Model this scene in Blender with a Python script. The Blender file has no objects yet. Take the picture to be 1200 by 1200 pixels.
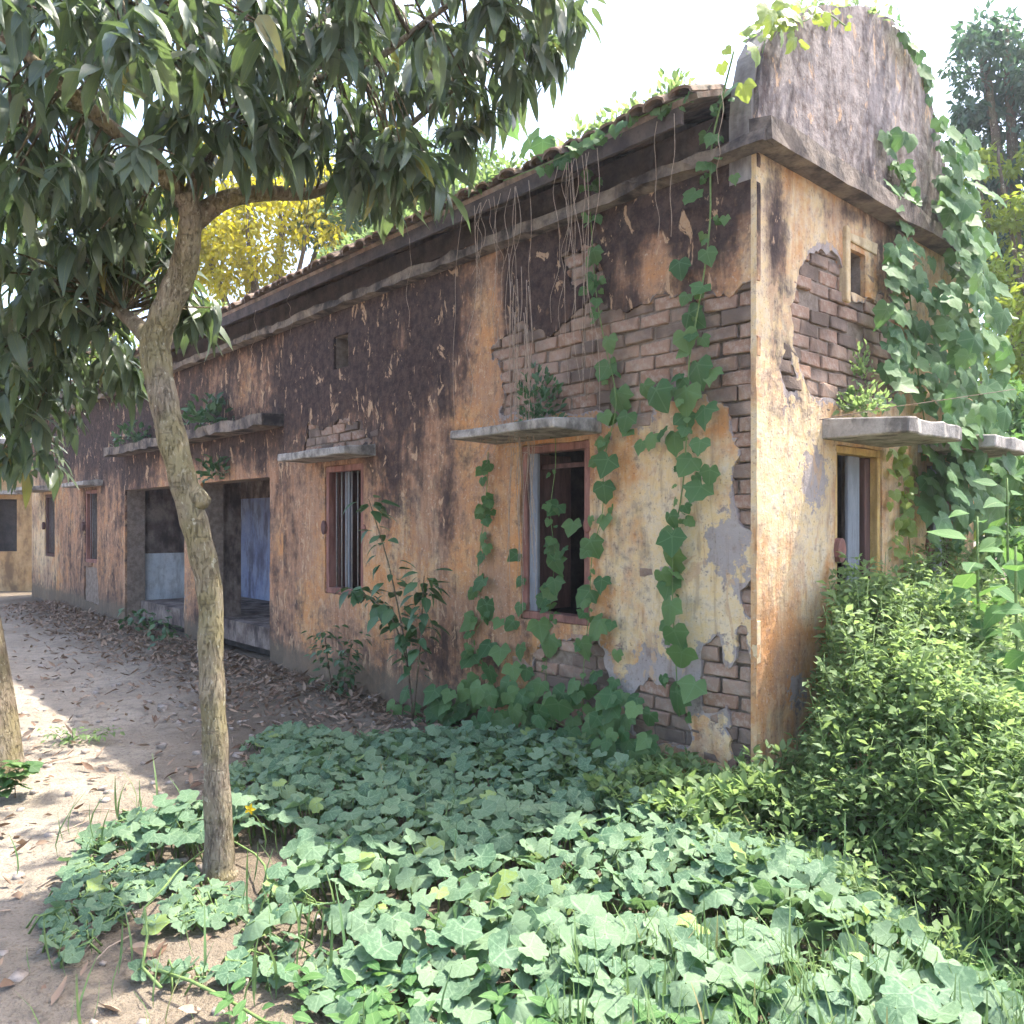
import bpy, bmesh, math, random
import numpy as np
from mathutils import Vector, Matrix

random.seed(11)
rng = np.random.default_rng(11)
R = math.radians
scene = bpy.context.scene

# ------------------------------------------------------------------ camera, sky, sun, exposure
CAM_H = 1.57
FOC = 952.0 / 1200.0
cam_d = bpy.data.cameras.new("camera")
cam = bpy.data.objects.new("camera", cam_d)
scene.collection.objects.link(cam)
cam.location = (0, 0, CAM_H)
cam.rotation_euler = (R(90), 0, 0)
cam_d.sensor_width = 36.0
cam_d.lens = 36.0 * FOC
cam_d.shift_y = 0.010
cam_d.clip_start = 0.05
cam_d.clip_end = 900
scene.camera = cam

SUN_AZ, SUN_EL = R(64), R(64)          # azimuth to the right of the view direction
world = bpy.data.worlds.new("World")
scene.world = world
world.use_nodes = True
wn = world.node_tree
sky = wn.nodes.new("ShaderNodeTexSky")
sky.sky_type = 'NISHITA'
sky.sun_disc = False
sky.sun_elevation = SUN_EL
sky.sun_rotation = SUN_AZ
sky.air_density = 1.0
sky.dust_density = 3.5
sky.ozone_density = 1.0
wn.links.new(sky.outputs[0], wn.nodes["Background"].inputs[0])
wn.nodes["Background"].inputs[1].default_value = 0.15

sun_d = bpy.data.lights.new("sun", 'SUN')
sun_d.energy = 2.9
sun_d.angle = R(0.6)
sun_d.color = (1.0, 0.95, 0.84)
sun = bpy.data.objects.new("sun", sun_d)
scene.collection.objects.link(sun)
sd = Vector((math.sin(SUN_AZ) * math.cos(SUN_EL), math.cos(SUN_AZ) * math.cos(SUN_EL), math.sin(SUN_EL)))
sun.rotation_euler = sd.to_track_quat('Z', 'Y').to_euler()
sun.location = sd * 30

scene.view_settings.view_transform = 'Standard'
scene.view_settings.look = 'None'
scene.view_settings.exposure = 2.38
scene.view_settings.gamma = 1.0
scene.view_settings.use_curve_mapping = False
try:
    scene.cycles.use_adaptive_sampling = True
    scene.cycles.adaptive_threshold = 0.035
    scene.cycles.max_bounces = 6
    scene.cycles.diffuse_bounces = 3
    scene.cycles.transmission_bounces = 4
    scene.cycles.glossy_bounces = 2
    scene.cycles.transparent_max_bounces = 8
except Exception:
    pass

# ------------------------------------------------------------------ measuring helpers
def at(px, py, depth):
    """point of the place seen at (px,py) of the 1200 px survey picture, at a known distance"""
    return Vector(((px - 600) / 952.0 * depth, depth, CAM_H - (py - 612) / 952.0 * depth))

def ground_at(px, py):
    d = CAM_H * 952.0 / (py - 612.0)
    return Vector(((px - 600) / 952.0 * d, d, 0.0))

TH = R(42.07)
CX, CY = 1.30, 4.31
VX, VY = math.cos(TH), math.sin(TH)      # local x: along the gable, into the depth
UX, UY = -math.sin(TH), math.cos(TH)     # local y: along the long wall, away to the left
def loc2w(x, y, z):
    return Vector((CX + VX * x + UX * y, CY + VY * x + UY * y, z))
def w2loc(p):
    dx, dy = p[0] - CX, p[1] - CY
    return (dx * VX + dy * VY, dx * UX + dy * UY, p[2])
def t_of(px):
    d = px - 600
    return (952 * CX - CY * d) / (UY * d - 952 * UX)
def s_of(px):
    d = px - 600
    return (CY * d - 952 * CX) / (952 * VX - VY * d)
def long_wall_px(t, z):
    X = CX + UX * t; Y = CY + UY * t
    return 600 + 952 * X / Y, 612 - 952 * (z - CAM_H) / Y
def gable_px(s, z):
    X = CX + VX * s; Y = CY + VY * s
    return 600 + 952 * X / Y, 612 - 952 * (z - CAM_H) / Y
def on_long(px, py, off=0.0):
    """world point on the long wall, off metres in front of it"""
    d = px - 600
    # wall shifted by off along local -x
    cx, cy = CX - VX * off, CY - VY * off
    t = (952 * cx - cy * d) / (UY * d - 952 * UX)
    Y = cy + UY * t
    return at(px, py, Y)
def on_gable(px, py, off=0.0):
    d = px - 600
    cx, cy = CX - UX * off, CY - UY * off
    s = (cy * d - 952 * cx) / (952 * VX - VY * d)
    return at(px, py, cy + VY * s)

# ------------------------------------------------------------------ numpy noise
def _h(ix, iy, seed):
    n = (ix.astype(np.int64) * 374761393 + iy.astype(np.int64) * 668265263 + seed * 1442695041) & 0xFFFFFFFF
    n = ((n ^ (n >> 13)) * 1274126177) & 0xFFFFFFFF
    n = n ^ (n >> 16)
    return (n & 0xFFFF) / 65535.0
def vn(x, y, seed=0):
    x = np.asarray(x, float); y = np.asarray(y, float)
    ix = np.floor(x); iy = np.floor(y)
    fx = x - ix; fy = y - iy
    fx = fx * fx * (3 - 2 * fx); fy = fy * fy * (3 - 2 * fy)
    a = _h(ix, iy, seed); b = _h(ix + 1, iy, seed); c = _h(ix, iy + 1, seed); d = _h(ix + 1, iy + 1, seed)
    return (a * (1 - fx) + b * fx) * (1 - fy) + (c * (1 - fx) + d * fx) * fy
def fbm(x, y, seed=0, oct=4):
    v = 0; a = 0.5; s = 0
    for i in range(oct):
        v = v + a * vn(np.asarray(x) * 2 ** i, np.asarray(y) * 2 ** i, seed + i * 7); s += a; a *= 0.5
    return v / s
def sstep(a, b, x):
    t = np.clip((x - a) / (b - a), 0, 1)
    return t * t * (3 - 2 * t)

# ------------------------------------------------------------------ object helpers
COL = scene.collection
def tag(o, label=None, cat=None, group=None, kind=None):
    if label: o["label"] = label
    if cat: o["category"] = cat
    if group: o["group"] = group
    if kind: o["kind"] = kind
    return o
def empty(name, loc=(0, 0, 0), rotz=0.0):
    o = bpy.data.objects.new(name, None)
    o.location = loc; o.rotation_euler = (0, 0, rotz)
    o.empty_display_size = 0.2
    COL.objects.link(o)
    return o
def link(name, me, parent=None, mat=None):
    o = bpy.data.objects.new(name, me)
    COL.objects.link(o)
    if parent is not None:
        o.parent = parent
    if mat is not None:
        if len(me.materials) == 0:
            me.materials.append(mat)
    return o
def mesh_np(name, V, F, smooth=False, uv=None, attrs=None, mat=None):
    """V Nx3, F list/array of faces, uv Nx2 per vertex, attrs dict name->N floats"""
    me = bpy.data.meshes.new(name)
    V = np.asarray(V, dtype=np.float64)
    if isinstance(F, np.ndarray):
        n, k = F.shape
        me.vertices.add(len(V)); me.vertices.foreach_set("co", V.ravel())
        me.loops.add(n * k); me.loops.foreach_set("vertex_index", F.ravel().astype(np.int32))
        me.polygons.add(n)
        me.polygons.foreach_set("loop_start", np.arange(0, n * k, k, dtype=np.int32))
        me.polygons.foreach_set("loop_total", np.full(n, k, dtype=np.int32))
        me.update(calc_edges=True)
    else:
        me.from_pydata([tuple(v) for v in V], [], F)
        me.update()
    if uv is not None:
        li = np.zeros(len(me.loops), dtype=np.int32); me.loops.foreach_get("vertex_index", li)
        l = me.uv_layers.new(name="UVMap")
        l.data.foreach_set("uv", np.asarray(uv)[li].ravel().astype(np.float32))
    if attrs:
        for k, a in attrs.items():
            at_ = me.attributes.new(k, 'FLOAT', 'POINT')
            at_.data.foreach_set("value", np.asarray(a, dtype=np.float32))
    if smooth:
        me.polygons.foreach_set("use_smooth", np.ones(len(me.polygons), dtype=bool))
    if mat is not None:
        me.materials.append(mat)
    return me

class MB:
    """collects boxes and tubes for ONE part"""
    def __init__(s): s.v = []; s.f = []
    def box(s, x0, x1, y0, y1, z0, z1, jit=0.0):
        b = len(s.v)
        for z in (z0, z1):
            for y in (y0, y1):
                for x in (x0, x1):
                    s.v.append((x + random.uniform(-jit, jit), y + random.uniform(-jit, jit), z + random.uniform(-jit, jit)))
        for q in ((0, 2, 3, 1), (4, 5, 7, 6), (0, 1, 5, 4), (2, 6, 7, 3), (0, 4, 6, 2), (1, 3, 7, 5)):
            s.f.append(tuple(b + i for i in q))
        return s
    def tube(s, pts, rad, n=8, cap=True):
        pts = [Vector(p) for p in pts]
        if not hasattr(rad, '__len__'): rad = [rad] * len(pts)
        b0 = len(s.v)
        prev = None
        for i, p in enumerate(pts):
            d = (pts[min(i + 1, len(pts) - 1)] - pts[max(i - 1, 0)]).normalized()
            if prev is None:
                ref = Vector((0, 0, 1)) if abs(d.z) < 0.9 else Vector((1, 0, 0))
                a = d.cross(ref).normalized()
            else:
                a = (prev - d * prev.dot(d)).normalized()
            prev = a
            c = d.cross(a)
            for k in range(n):
                an = 2 * math.pi * k / n
                s.v.append(tuple(p + (a * math.cos(an) + c * math.sin(an)) * rad[i]))
        for i in range(len(pts) - 1):
            for k in range(n):
                k2 = (k + 1) % n
                s.f.append((b0 + i * n + k, b0 + i * n + k2, b0 + (i + 1) * n + k2, b0 + (i + 1) * n + k))
        if cap:
            s.f.append(tuple(b0 + k for k in range(n))[::-1])
            s.f.append(tuple(b0 + (len(pts) - 1) * n + k for k in range(n)))
        return s
    def build(s, name, mat, parent=None, smooth=False, bevel=0.0):
        me = bpy.data.meshes.new(name)
        me.from_pydata(s.v, [], s.f); me.update()
        if bevel > 0:
            bm = bmesh.new(); bm.from_mesh(me)
            bmesh.ops.bevel(bm, geom=bm.edges[:], offset=bevel, segments=1, affect='EDGES')
            bm.to_mesh(me); bm.free()
        if smooth:
            me.polygons.foreach_set("use_smooth", np.ones(len(me.polygons), dtype=bool))
        me.materials.append(mat)
        return link(name, me, parent)

def spline(pts, n=6):
    """Catmull-Rom through points (Vectors or tuples of any length)"""
    P = [np.array(p, float) for p in pts]
    P = [2 * P[0] - P[1]] + P + [2 * P[-1] - P[-2]]
    out = []
    for i in range(1, len(P) - 2):
        for k in range(n):
            t = k / n
            a, b, c, d = P[i - 1], P[i], P[i + 1], P[i + 2]
            out.append(0.5 * (2 * b + (c - a) * t + (2 * a - 5 * b + 4 * c - d) * t * t + (3 * b - a - 3 * c + d) * t ** 3))
    out.append(P[-2])
    return out

# ------------------------------------------------------------------ material helpers
class NT:
    def __init__(s, name):
        s.m = bpy.data.materials.new(name); s.m.use_nodes = True
        s.t = s.m.node_tree; s.b = s.t.nodes["Principled BSDF"]; s.out = s.t.nodes["Material Output"]
    def n(s, typ, **kw):
        nd = s.t.nodes.new(typ)
        for k, v in kw.items(): setattr(nd, k, v)
        return nd
    def l(s, a, b): s.t.links.new(a, b)
    def set(s, sock, v):
        if hasattr(v, 'links') or isinstance(v, bpy.types.NodeSocket): s.l(v, sock)
        else: sock.default_value = v
    def math(s, op, a, b=None, c=None, clamp=False):
        nd = s.n("ShaderNodeMath", operation=op); nd.use_clamp = clamp
        s.set(nd.inputs[0], a)
        if b is not None: s.set(nd.inputs[1], b)
        if c is not None: s.set(nd.inputs[2], c)
        return nd.outputs[0]
    def mix(s, f, a, b, blend='MIX'):
        nd = s.n("ShaderNodeMix", data_type='RGBA', blend_type=blend)
        s.set(nd.inputs[0], f)
        for k, v in ((6, a), (7, b)):
            if isinstance(v, tuple): v = (v[0], v[1], v[2], 1.0)
            s.set(nd.inputs[k], v)
        return nd.outputs[2]
    def ss(s, v, a, b):
        nd = s.n("ShaderNodeMapRange", interpolation_type='SMOOTHSTEP')
        s.set(nd.inputs[0], v); nd.inputs[1].default_value = a; nd.inputs[2].default_value = b
        return nd.outputs[0]
    def obj(s): return s.n("ShaderNodeTexCoord").outputs["Object"]
    def mapped(s, sc, src=None):
        mp = s.n("ShaderNodeMapping"); s.l(src or s.obj(), mp.inputs[0])
        mp.inputs["Scale"].default_value = sc if hasattr(sc, '__len__') else (sc, sc, sc)
        return mp.outputs[0]
    def noise(s, sc, detail=5, rough=0.55, src=None, dist=0.0):
        nd = s.n("ShaderNodeTexNoise"); s.l(s.mapped(sc, src), nd.inputs["Vector"])
        nd.inputs["Scale"].default_value = 1.0; nd.inputs["Detail"].default_value = detail
        nd.inputs["Roughness"].default_value = rough; nd.inputs["Distortion"].default_value = dist
        return nd.outputs["Fac"]
    def attr(s, name):
        return s.n("ShaderNodeAttribute", attribute_name=name).outputs["Fac"]
    def bump(s, h, strength=0.5, dist=0.01):
        nd = s.n("ShaderNodeBump"); nd.inputs["Strength"].default_value = strength
        nd.inputs["Distance"].default_value = dist; s.l(h, nd.inputs["Height"])
        s.l(nd.outputs[0], s.b.inputs["Normal"]); return nd.outputs[0]
    def col(s, c): s.set(s.b.inputs["Base Color"], (c[0], c[1], c[2], 1) if isinstance(c, tuple) else c)
    def rough(s, r): s.set(s.b.inputs["Roughness"], r)
    def spec(s, v): s.b.inputs["Specular IOR Level"].default_value = v

def plaster_mat():
    m = NT("weathered_plaster")
    big = m.noise(1.5, 3, 0.55); mid = m.noise(5.0, 4, 0.64); fine = m.noise(42.0, 3, 0.65)
    streak = m.noise((7, 7, 1.1), 4, 0.62, dist=0.7)
    streak2 = m.noise((17, 17, 2.4), 3, 0.62, dist=0.5)
    blot = m.noise(13.0, 5, 0.72)
    pale = m.attr("pale"); grey = m.attr("grey"); stain = m.attr("stain"); damp = m.attr("damp")
    def n0(f, k): return m.math('MULTIPLY', m.math('SUBTRACT', f, 0.5), k)
    ochre = m.mix(m.ss(mid, 0.35, 0.68), (0.46, 0.215, 0.085), (0.47, 0.285, 0.15))
    cream = m.mix(m.ss(blot, 0.35, 0.65), (0.60, 0.43, 0.23), (0.58, 0.465, 0.33))
    pf = m.ss(m.math('ADD', m.math('ADD', pale, n0(streak, 0.9)), n0(mid, 0.8)), 0.3, 0.72)
    c = m.mix(pf, ochre, cream)
    # rose-brown undercoat where the colour has washed out
    uf = m.ss(m.math('ADD', m.math('ADD', n0(big, 1.5), n0(blot, 0.8)), m.math('SUBTRACT', m.math('MULTIPLY', stain, 0.9), m.math('MULTIPLY', pale, 0.30))), -0.14, 0.30)
    c = m.mix(m.math('MULTIPLY', uf, 0.68), c, m.mix(m.ss(streak2, .3, .7), (0.17, 0.095, 0.068), (0.37, 0.235, 0.17)))
    # lime bloom
    c = m.mix(m.math('MULTIPLY', m.ss(fine, 0.56, 0.72), 0.40), c, (0.60, 0.50, 0.41))
    # bare cement coat
    gf = m.ss(m.math('ADD', grey, n0(blot, 1.4)), 0.48, 0.56)
    c = m.mix(gf, c, m.mix(mid, (0.25, 0.205, 0.19), (0.40, 0.345, 0.32)))
    # brown wash running down
    c = m.mix(m.math('MULTIPLY', m.ss(streak2, 0.50, 0.70), 0.42), c, (0.17, 0.098, 0.065))
    c = m.mix(m.math('MULTIPLY', m.ss(blot, 0.54, 0.70), 0.5), c, (0.19, 0.12, 0.085))
    # black mould
    drip = m.noise((3.6, 3.6, 1.0), 5, 0.66, dist=0.9)
    sm = m.math('ADD', m.math('ADD', stain, n0(drip, 1.5)), m.math('ADD', n0(blot, 0.95), n0(mid, 1.1)))
    sf = m.ss(sm, 0.10, 0.80)
    mould = m.mix(m.ss(blot, 0.36, 0.66), (0.012, 0.009, 0.012), (0.062, 0.040, 0.036))
    c = m.mix(m.math('MULTIPLY', sf, 0.94), c, mould)
    # scabs where the blackened skin has flaked off again
    scab = m.ss(m.math('ADD', m.noise((9, 9, 4.5), 4, 0.68, dist=0.8), n0(streak, 0.35)), 0.60, 0.65)
    c = m.mix(m.math('MULTIPLY', scab, 0.75), c, m.mix(fine, (0.40, 0.22, 0.11), (0.52, 0.38, 0.26)))
    chip = m.ss(m.noise(64.0, 3, 0.5), 0.63, 0.69)
    c = m.mix(m.math('MULTIPLY', chip, 0.5), c, (0.10, 0.065, 0.045))
    # damp foot of the wall with algae
    df = m.ss(m.math('ADD', damp, n0(blot, 0.9)), 0.4, 0.85)
    c = m.mix(m.math('MULTIPLY', df, 0.8), c, m.mix(mid, (0.10, 0.085, 0.065), (0.17, 0.13, 0.09)))
    m.col(c); m.rough(0.92); m.spec(0.15)
    h = m.math('ADD', m.math('MULTIPLY', blot, 0.9), m.math('MULTIPLY', fine, 0.5))
    h = m.math('SUBTRACT', h, m.math('MULTIPLY', gf, 0.40))
    h = m.math('SUBTRACT', h, m.math('MULTIPLY', chip, 0.3))
    m.bump(h, 0.6, 0.012)
    return m.m

def simple(name, c1, c2, sc=8.0, rough=0.9, bump=0.4, bd=0.006, dark=None, dsc=(9, 9, 1), damt=0.7, spec=0.2):
    m = NT(name)
    a = m.noise(sc, 4, 0.62); f = m.noise(sc * 6 if not hasattr(sc, '__len__') else tuple(k * 5 for k in sc), 3, 0.6)
    c = m.mix(m.ss(a, 0.3, 0.7), c1, c2)
    c = m.mix(m.math('MULTIPLY', m.ss(f, 0.5, 0.75), 0.4), c, tuple(k * 0.55 for k in c1))
    if dark:
        d = m.noise(dsc, 4, 0.65)
        c = m.mix(m.math('MULTIPLY', m.ss(d, 0.42, 0.66), damt), c, dark)
    m.col(c); m.rough(rough); m.spec(spec)
    m.bump(m.math('ADD', a, m.math('MULTIPLY', f, 0.6)), bump, bd)
    return m.m

def brick_mat():
    m = NT("weathered_brick")
    r = m.n("ShaderNodeObjectInfo").outputs["Random"]
    a = m.noise(22.0, 6, 0.65); f = m.noise(90.0, 4)
    c = m.mix(r, (0.25, 0.145, 0.10), (0.38, 0.27, 0.205))
    c = m.mix(m.ss(a, 0.42, 0.68), c, (0.36, 0.275, 0.22))
    # soot and mould grows where the wall above stays wet
    z = m.n("ShaderNodeSeparateXYZ"); g = m.n("ShaderNodeNewGeometry"); m.l(g.outputs["Position"], z.inputs[0])
    mould = m.ss(m.math('ADD', m.math('MULTIPLY', m.noise(3.0, 4, src=g.outputs["Position"]), 1.6), m.math('MULTIPLY', r, 0.5)), 0.86, 1.36)
    c = m.mix(m.math('MULTIPLY', mould, 0.85), c, (0.085, 0.064, 0.054))
    m.col(c); m.rough(0.95); m.spec(0.1)
    m.bump(m.math('ADD', a, m.math('MULTIPLY', f, 0.5)), 0.8, 0.008)
    return m.m

def leaf_mat(name, c_lo, c_hi, trans=0.35, rough=0.5, spec=0.35, tcol=None, vein=None, veincol=(0.3, 0.4, 0.2), veinamt=0.5,
             mottle=None, old=None):
    m = NT(name)
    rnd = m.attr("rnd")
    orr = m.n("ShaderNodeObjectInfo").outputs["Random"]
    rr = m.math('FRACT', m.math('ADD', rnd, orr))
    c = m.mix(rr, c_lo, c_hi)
    if old:
        c = m.mix(m.ss(rr, 0.965, 0.99), c, old)
    uv = m.n("ShaderNodeTexCoord").outputs["UV"]
    sp = m.n("ShaderNodeSeparateXYZ"); m.l(uv, sp.inputs[0])
    u, v = sp.outputs[0], sp.outputs[1]
    if vein == 'feather':
        au = m.math('ABSOLUTE', u)
        mid = m.math('SUBTRACT', 1.0, m.ss(au, 0.02, 0.09))
        w = m.math('SINE', m.math('MULTIPLY', m.math('SUBTRACT', v, m.math('MULTIPLY', au, 0.35)), 52.0))
        side = m.math('MULTIPLY', m.ss(w, 0.7, 1.0), 0.35)
        f = m.math('MAXIMUM', mid, side)
        c = m.mix(m.math('MULTIPLY', f, veinamt), c, veincol)
    elif vein == 'palm':
        ang = m.math('ARCTAN2', u, v)
        s_ = m.math('ABSOLUTE', m.math('SINE', m.math('MULTIPLY', ang, 2.5)))
        rad = m.math('SQRT', m.math('ADD', m.math('MULTIPLY', u, u), m.math('MULTIPLY', v, v)))
        wd = m.math('MULTIPLY', s_, rad)
        f = m.math('SUBTRACT', 1.0, m.ss(wd, 0.012, 0.07))
        c = m.mix(m.math('MULTIPLY', f, veinamt), c, veincol)
        if mottle:
            no = m.noise(9.0, 2, src=uv)
            c = m.mix(m.math('MULTIPLY', m.ss(no, 0.46, 0.68), 0.6), c, mottle)
    m.col(c); m.rough(rough); m.spec(spec)
    if vein == 'palm':
        m.bump(m.noise(12.0, 1, src=uv), 0.4, 0.004)
    tr = m.n("ShaderNodeBsdfTranslucent")
    t = m.mix(0.5, c, tcol or tuple(min(1, k * 1.6) for k in c_hi))
    m.l(t, tr.inputs[0])
    mx = m.n("ShaderNodeMixShader"); mx.inputs[0].default_value = trans
    m.l(m.b.outputs[0], mx.inputs[1]); m.l(tr.outputs[0], mx.inputs[2])
    m.l(mx.outputs[0], m.out.inputs[0])
    return m.m

def bark_mat(name, c1, c2, moss=(0.17, 0.16, 0.05), mossamt=0.6, sc=10):
    m = NT(name)
    a = m.noise((sc * 1.6, sc * 1.6, sc * .7), 5, 0.7); f = m.noise((85, 85, 30), 3, 0.65); b = m.noise(3.2, 4, 0.6)
    fis = m.noise((75, 75, 16), 6, 0.72, dist=0.9); ring = m.noise((10, 10, 60), 4, 0.6)
    lich = m.noise(26.0, 4, 0.6)
    c = m.mix(m.ss(a, 0.34, 0.66), c1, c2)
    c = m.mix(m.math('MULTIPLY', m.ss(b, 0.40, 0.60), mossamt), c, moss)
    c = m.mix(m.math('MULTIPLY', m.ss(fis, 0.54, 0.64), 0.5), c, tuple(k * .35 for k in c1))
    c = m.mix(m.math('MULTIPLY', m.ss(ring, 0.60, 0.70), 0.35), c, tuple(k * .45 for k in c1))
    c = m.mix(m.math('MULTIPLY', m.ss(lich, 0.62, 0.68), 0.7), c, (0.40, 0.37, 0.28))
    c = m.mix(m.math('MULTIPLY', m.ss(f, 0.58, 0.68), 0.45), c, (0.38, 0.34, 0.26))
    m.col(c); m.rough(0.93); m.spec(0.1)
    h = m.math('ADD', m.math('MULTIPLY', a, 0.8), m.math('MULTIPLY', f, .5))
    h = m.math('SUBTRACT', h, m.math('MULTIPLY', m.ss(fis, 0.5, 0.66), 0.6))
    h = m.math('SUBTRACT', h, m.math('MULTIPLY', m.ss(ring, 0.6, 0.7), 0.3))
    m.bump(h, 0.9, 0.012)
    return m.m

def ground_mat():
    m = NT("dry_soil")
    pos = m.n("ShaderNodeNewGeometry").outputs["Position"]
    a = m.noise(1.3, 3, src=pos); b = m.noise(9.0, 5, 0.68, src=pos); f = m.noise(60.0, 3, 0.6, src=pos)
    c = m.mix(m.ss(a, 0.35, 0.65), (0.25, 0.210, 0.165), (0.33, 0.283, 0.225))
    c = m.mix(m.ss(b, 0.42, 0.72), c, (0.20, 0.172, 0.140))
    c = m.mix(m.math('MULTIPLY', m.ss(f, 0.52, 0.68), 0.6), c, (0.12, 0.09, 0.065))
    damp = m.attr("damp")
    c = m.mix(m.math('MULTIPLY', damp, 0.75), c, (0.085, 0.062, 0.042))
    m.col(c); m.rough(0.97); m.spec(0.1)
    m.bump(m.math('ADD', b, m.math('MULTIPLY', f, 0.7)), 0.9, 0.03)
    return m.m

M = {}
M['plaster'] = plaster_mat()
M['brick'] = brick_mat()
M['mortar'] = simple("old_mortar", (0.15, 0.115, 0.09), (0.26, 0.205, 0.165), 16, 0.97, 0.8, 0.01)
M['inner'] = simple("dark_inner_plaster", (0.035, 0.030, 0.028), (0.07, 0.058, 0.05), 5, 0.95, 0.4)  # near-black tone puts the darkness of the rooms into the plaster colour
M['concrete'] = simple("weathered_concrete", (0.26, 0.235, 0.21), (0.40, 0.36, 0.32), 9, 0.95, 0.7, 0.01, dark=(0.06, 0.052, 0.048), dsc=(7, 7, 5), damt=0.75)
M['ledge'] = simple("stained_cornice", (0.12, 0.095, 0.08), (0.24, 0.19, 0.15), 7, 0.95, 0.8, 0.012, dark=(0.028, 0.023, 0.025), dsc=(4, 4, 3), damt=0.93)
M['parapet'] = simple("mossy_parapet_cement", (0.19, 0.165, 0.15), (0.31, 0.275, 0.255), 4, 0.95, 0.9, 0.012, dark=(0.075, 0.062, 0.058), dsc=(5, 5, 1.6), damt=0.8)
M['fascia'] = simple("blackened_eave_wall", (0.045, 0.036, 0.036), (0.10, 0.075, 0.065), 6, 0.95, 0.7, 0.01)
M['redwood'] = simple("faded_red_timber", (0.20, 0.085, 0.065), (0.30, 0.15, 0.12), (20, 20, 3), 0.8, 0.5, 0.004, dark=(0.07, 0.035, 0.03), dsc=(9, 9, 2), damt=0.6)
M['brownwood'] = simple("dark_brown_timber", (0.075, 0.04, 0.035), (0.13, 0.07, 0.06), (24, 24, 3), 0.8, 0.5, 0.004)
M['greywood'] = simple("bleached_grey_timber", (0.17, 0.18, 0.205), (0.25, 0.26, 0.285), (24, 24, 3), 0.8, 0.4, 0.003, dark=(0.16, 0.16, 0.18), dsc=(18, 18, 2), damt=0.5)
M['yellow'] = simple("yellow_distemper", (0.46, 0.29, 0.10), (0.56, 0.38, 0.16), 9, 0.92, 0.5, 0.006, dark=(0.18, 0.11, 0.05), dsc=(10, 10, 2), damt=0.6)
M['pebble'] = simple("grey_pebble", (0.24, 0.20, 0.17), (0.36, 0.31, 0.27), 20, 0.95, 0.4)
M['palestrip'] = simple("pale_plaster_band", (0.48, 0.34, 0.18), (0.56, 0.44, 0.28), 12, 0.92, 0.6, 0.008, dark=(0.22, 0.15, 0.09), dsc=(14, 14, 5), damt=0.6)
M['iron'] = simple("rusty_iron", (0.20, 0.18, 0.175), (0.30, 0.26, 0.24), 30, 0.6, 0.3, 0.002)
M['rafter'] = simple("old_rafter_timber", (0.09, 0.065, 0.05), (0.17, 0.12, 0.09), (18, 18, 6), 0.9, 0.5, 0.005)
M['tile'] = simple("mossy_clay_tile", (0.17, 0.105, 0.075), (0.27, 0.20, 0.155), 8, 0.95, 0.7, 0.008, dark=(0.07, 0.065, 0.05), dsc=(9, 9, 9), damt=0.8)
M['blue'] = simple("blue_distemper", (0.17, 0.20, 0.33), (0.25, 0.28, 0.38), 3, 0.9, 0.5, 0.006, dark=(0.075, 0.06, 0.075), dsc=(4, 4, 1.6), damt=0.75)
M['whitewash'] = simple("whitewash_dado", (0.50, 0.54, 0.57), (0.62, 0.64, 0.64), 4, 0.92, 0.5, 0.006, dark=(0.15, 0.13, 0.12), dsc=(6, 6, 2), damt=0.5)
M['dirtywall'] = simple("smoke_stained_wall", (0.10, 0.07, 0.058), (0.26, 0.21, 0.18), 5, 0.95, 0.6, 0.008, dark=(0.03, 0.022, 0.022), dsc=(5, 5, 2), damt=0.8)
M['farwall'] = simple("far_ochre_wall", (0.42, 0.25, 0.11), (0.50, 0.34, 0.18), 2, 0.92, 0.4, 0.006, dark=(0.14, 0.085, 0.05), dsc=(2.5, 2.5, 1.4), damt=0.85)
M['soil'] = ground_mat()
M['bark'] = bark_mat("mango_bark", (0.15, 0.115, 0.085), (0.25, 0.205, 0.15), moss=(0.20, 0.17, 0.075), mossamt=0.6)
M['bark2'] = bark_mat("dark_bark", (0.10, 0.075, 0.055), (0.17, 0.13, 0.10), mossamt=0.3)
M['stem'] = simple("green_stem", (0.10, 0.16, 0.05), (0.17, 0.24, 0.08), 20, 0.6, 0.2)
M['drystem'] = simple("dry_creeper_stem", (0.27, 0.20, 0.15), (0.40, 0.31, 0.24), 30, 0.8, 0.2)
M['mango'] = leaf_mat("mango_leaf", (0.065, 0.095, 0.065), (0.12, 0.15, 0.095), 0.36, 0.40, 0.55, tcol=(0.16, 0.26, 0.035), vein='feather', veincol=(0.16, 0.19, 0.08), veinamt=0.55, old=(0.24, 0.19, 0.05))
M['pumpkin'] = leaf_mat("pumpkin_leaf", (0.060, 0.125, 0.072), (0.155, 0.225, 0.130), 0.30, 0.6, 0.22, tcol=(0.20, 0.36, 0.08), vein='palm', veincol=(0.24, 0.34, 0.21), veinamt=0.42, mottle=(0.18, 0.27, 0.16), old=(0.21, 0.28, 0.08))
M['vine'] = leaf_mat("creeper_leaf", (0.050, 0.120, 0.045), (0.145, 0.235, 0.085), 0.42, 0.55, 0.25, tcol=(0.16, 0.34, 0.07), vein='palm', veincol=(0.17, 0.28, 0.13), veinamt=0.5)
M['vinegold'] = leaf_mat("sunlit_toned_creeper_leaf", (0.13, 0.21, 0.045), (0.22, 0.29, 0.06), 0.42, 0.45, 0.4, tcol=(0.40, 0.46, 0.06), vein='palm', veincol=(0.3, 0.35, 0.13))  # brighter copy of the creeper leaf with sunlight put into its colour
M['bush'] = leaf_mat("bush_leaf", (0.075, 0.145, 0.055), (0.20, 0.275, 0.115), 0.5, 0.55, 0.3, tcol=(0.36, 0.50, 0.14), vein='feather', veincol=(0.14, 0.22, 0.1), veinamt=0.4)
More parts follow.
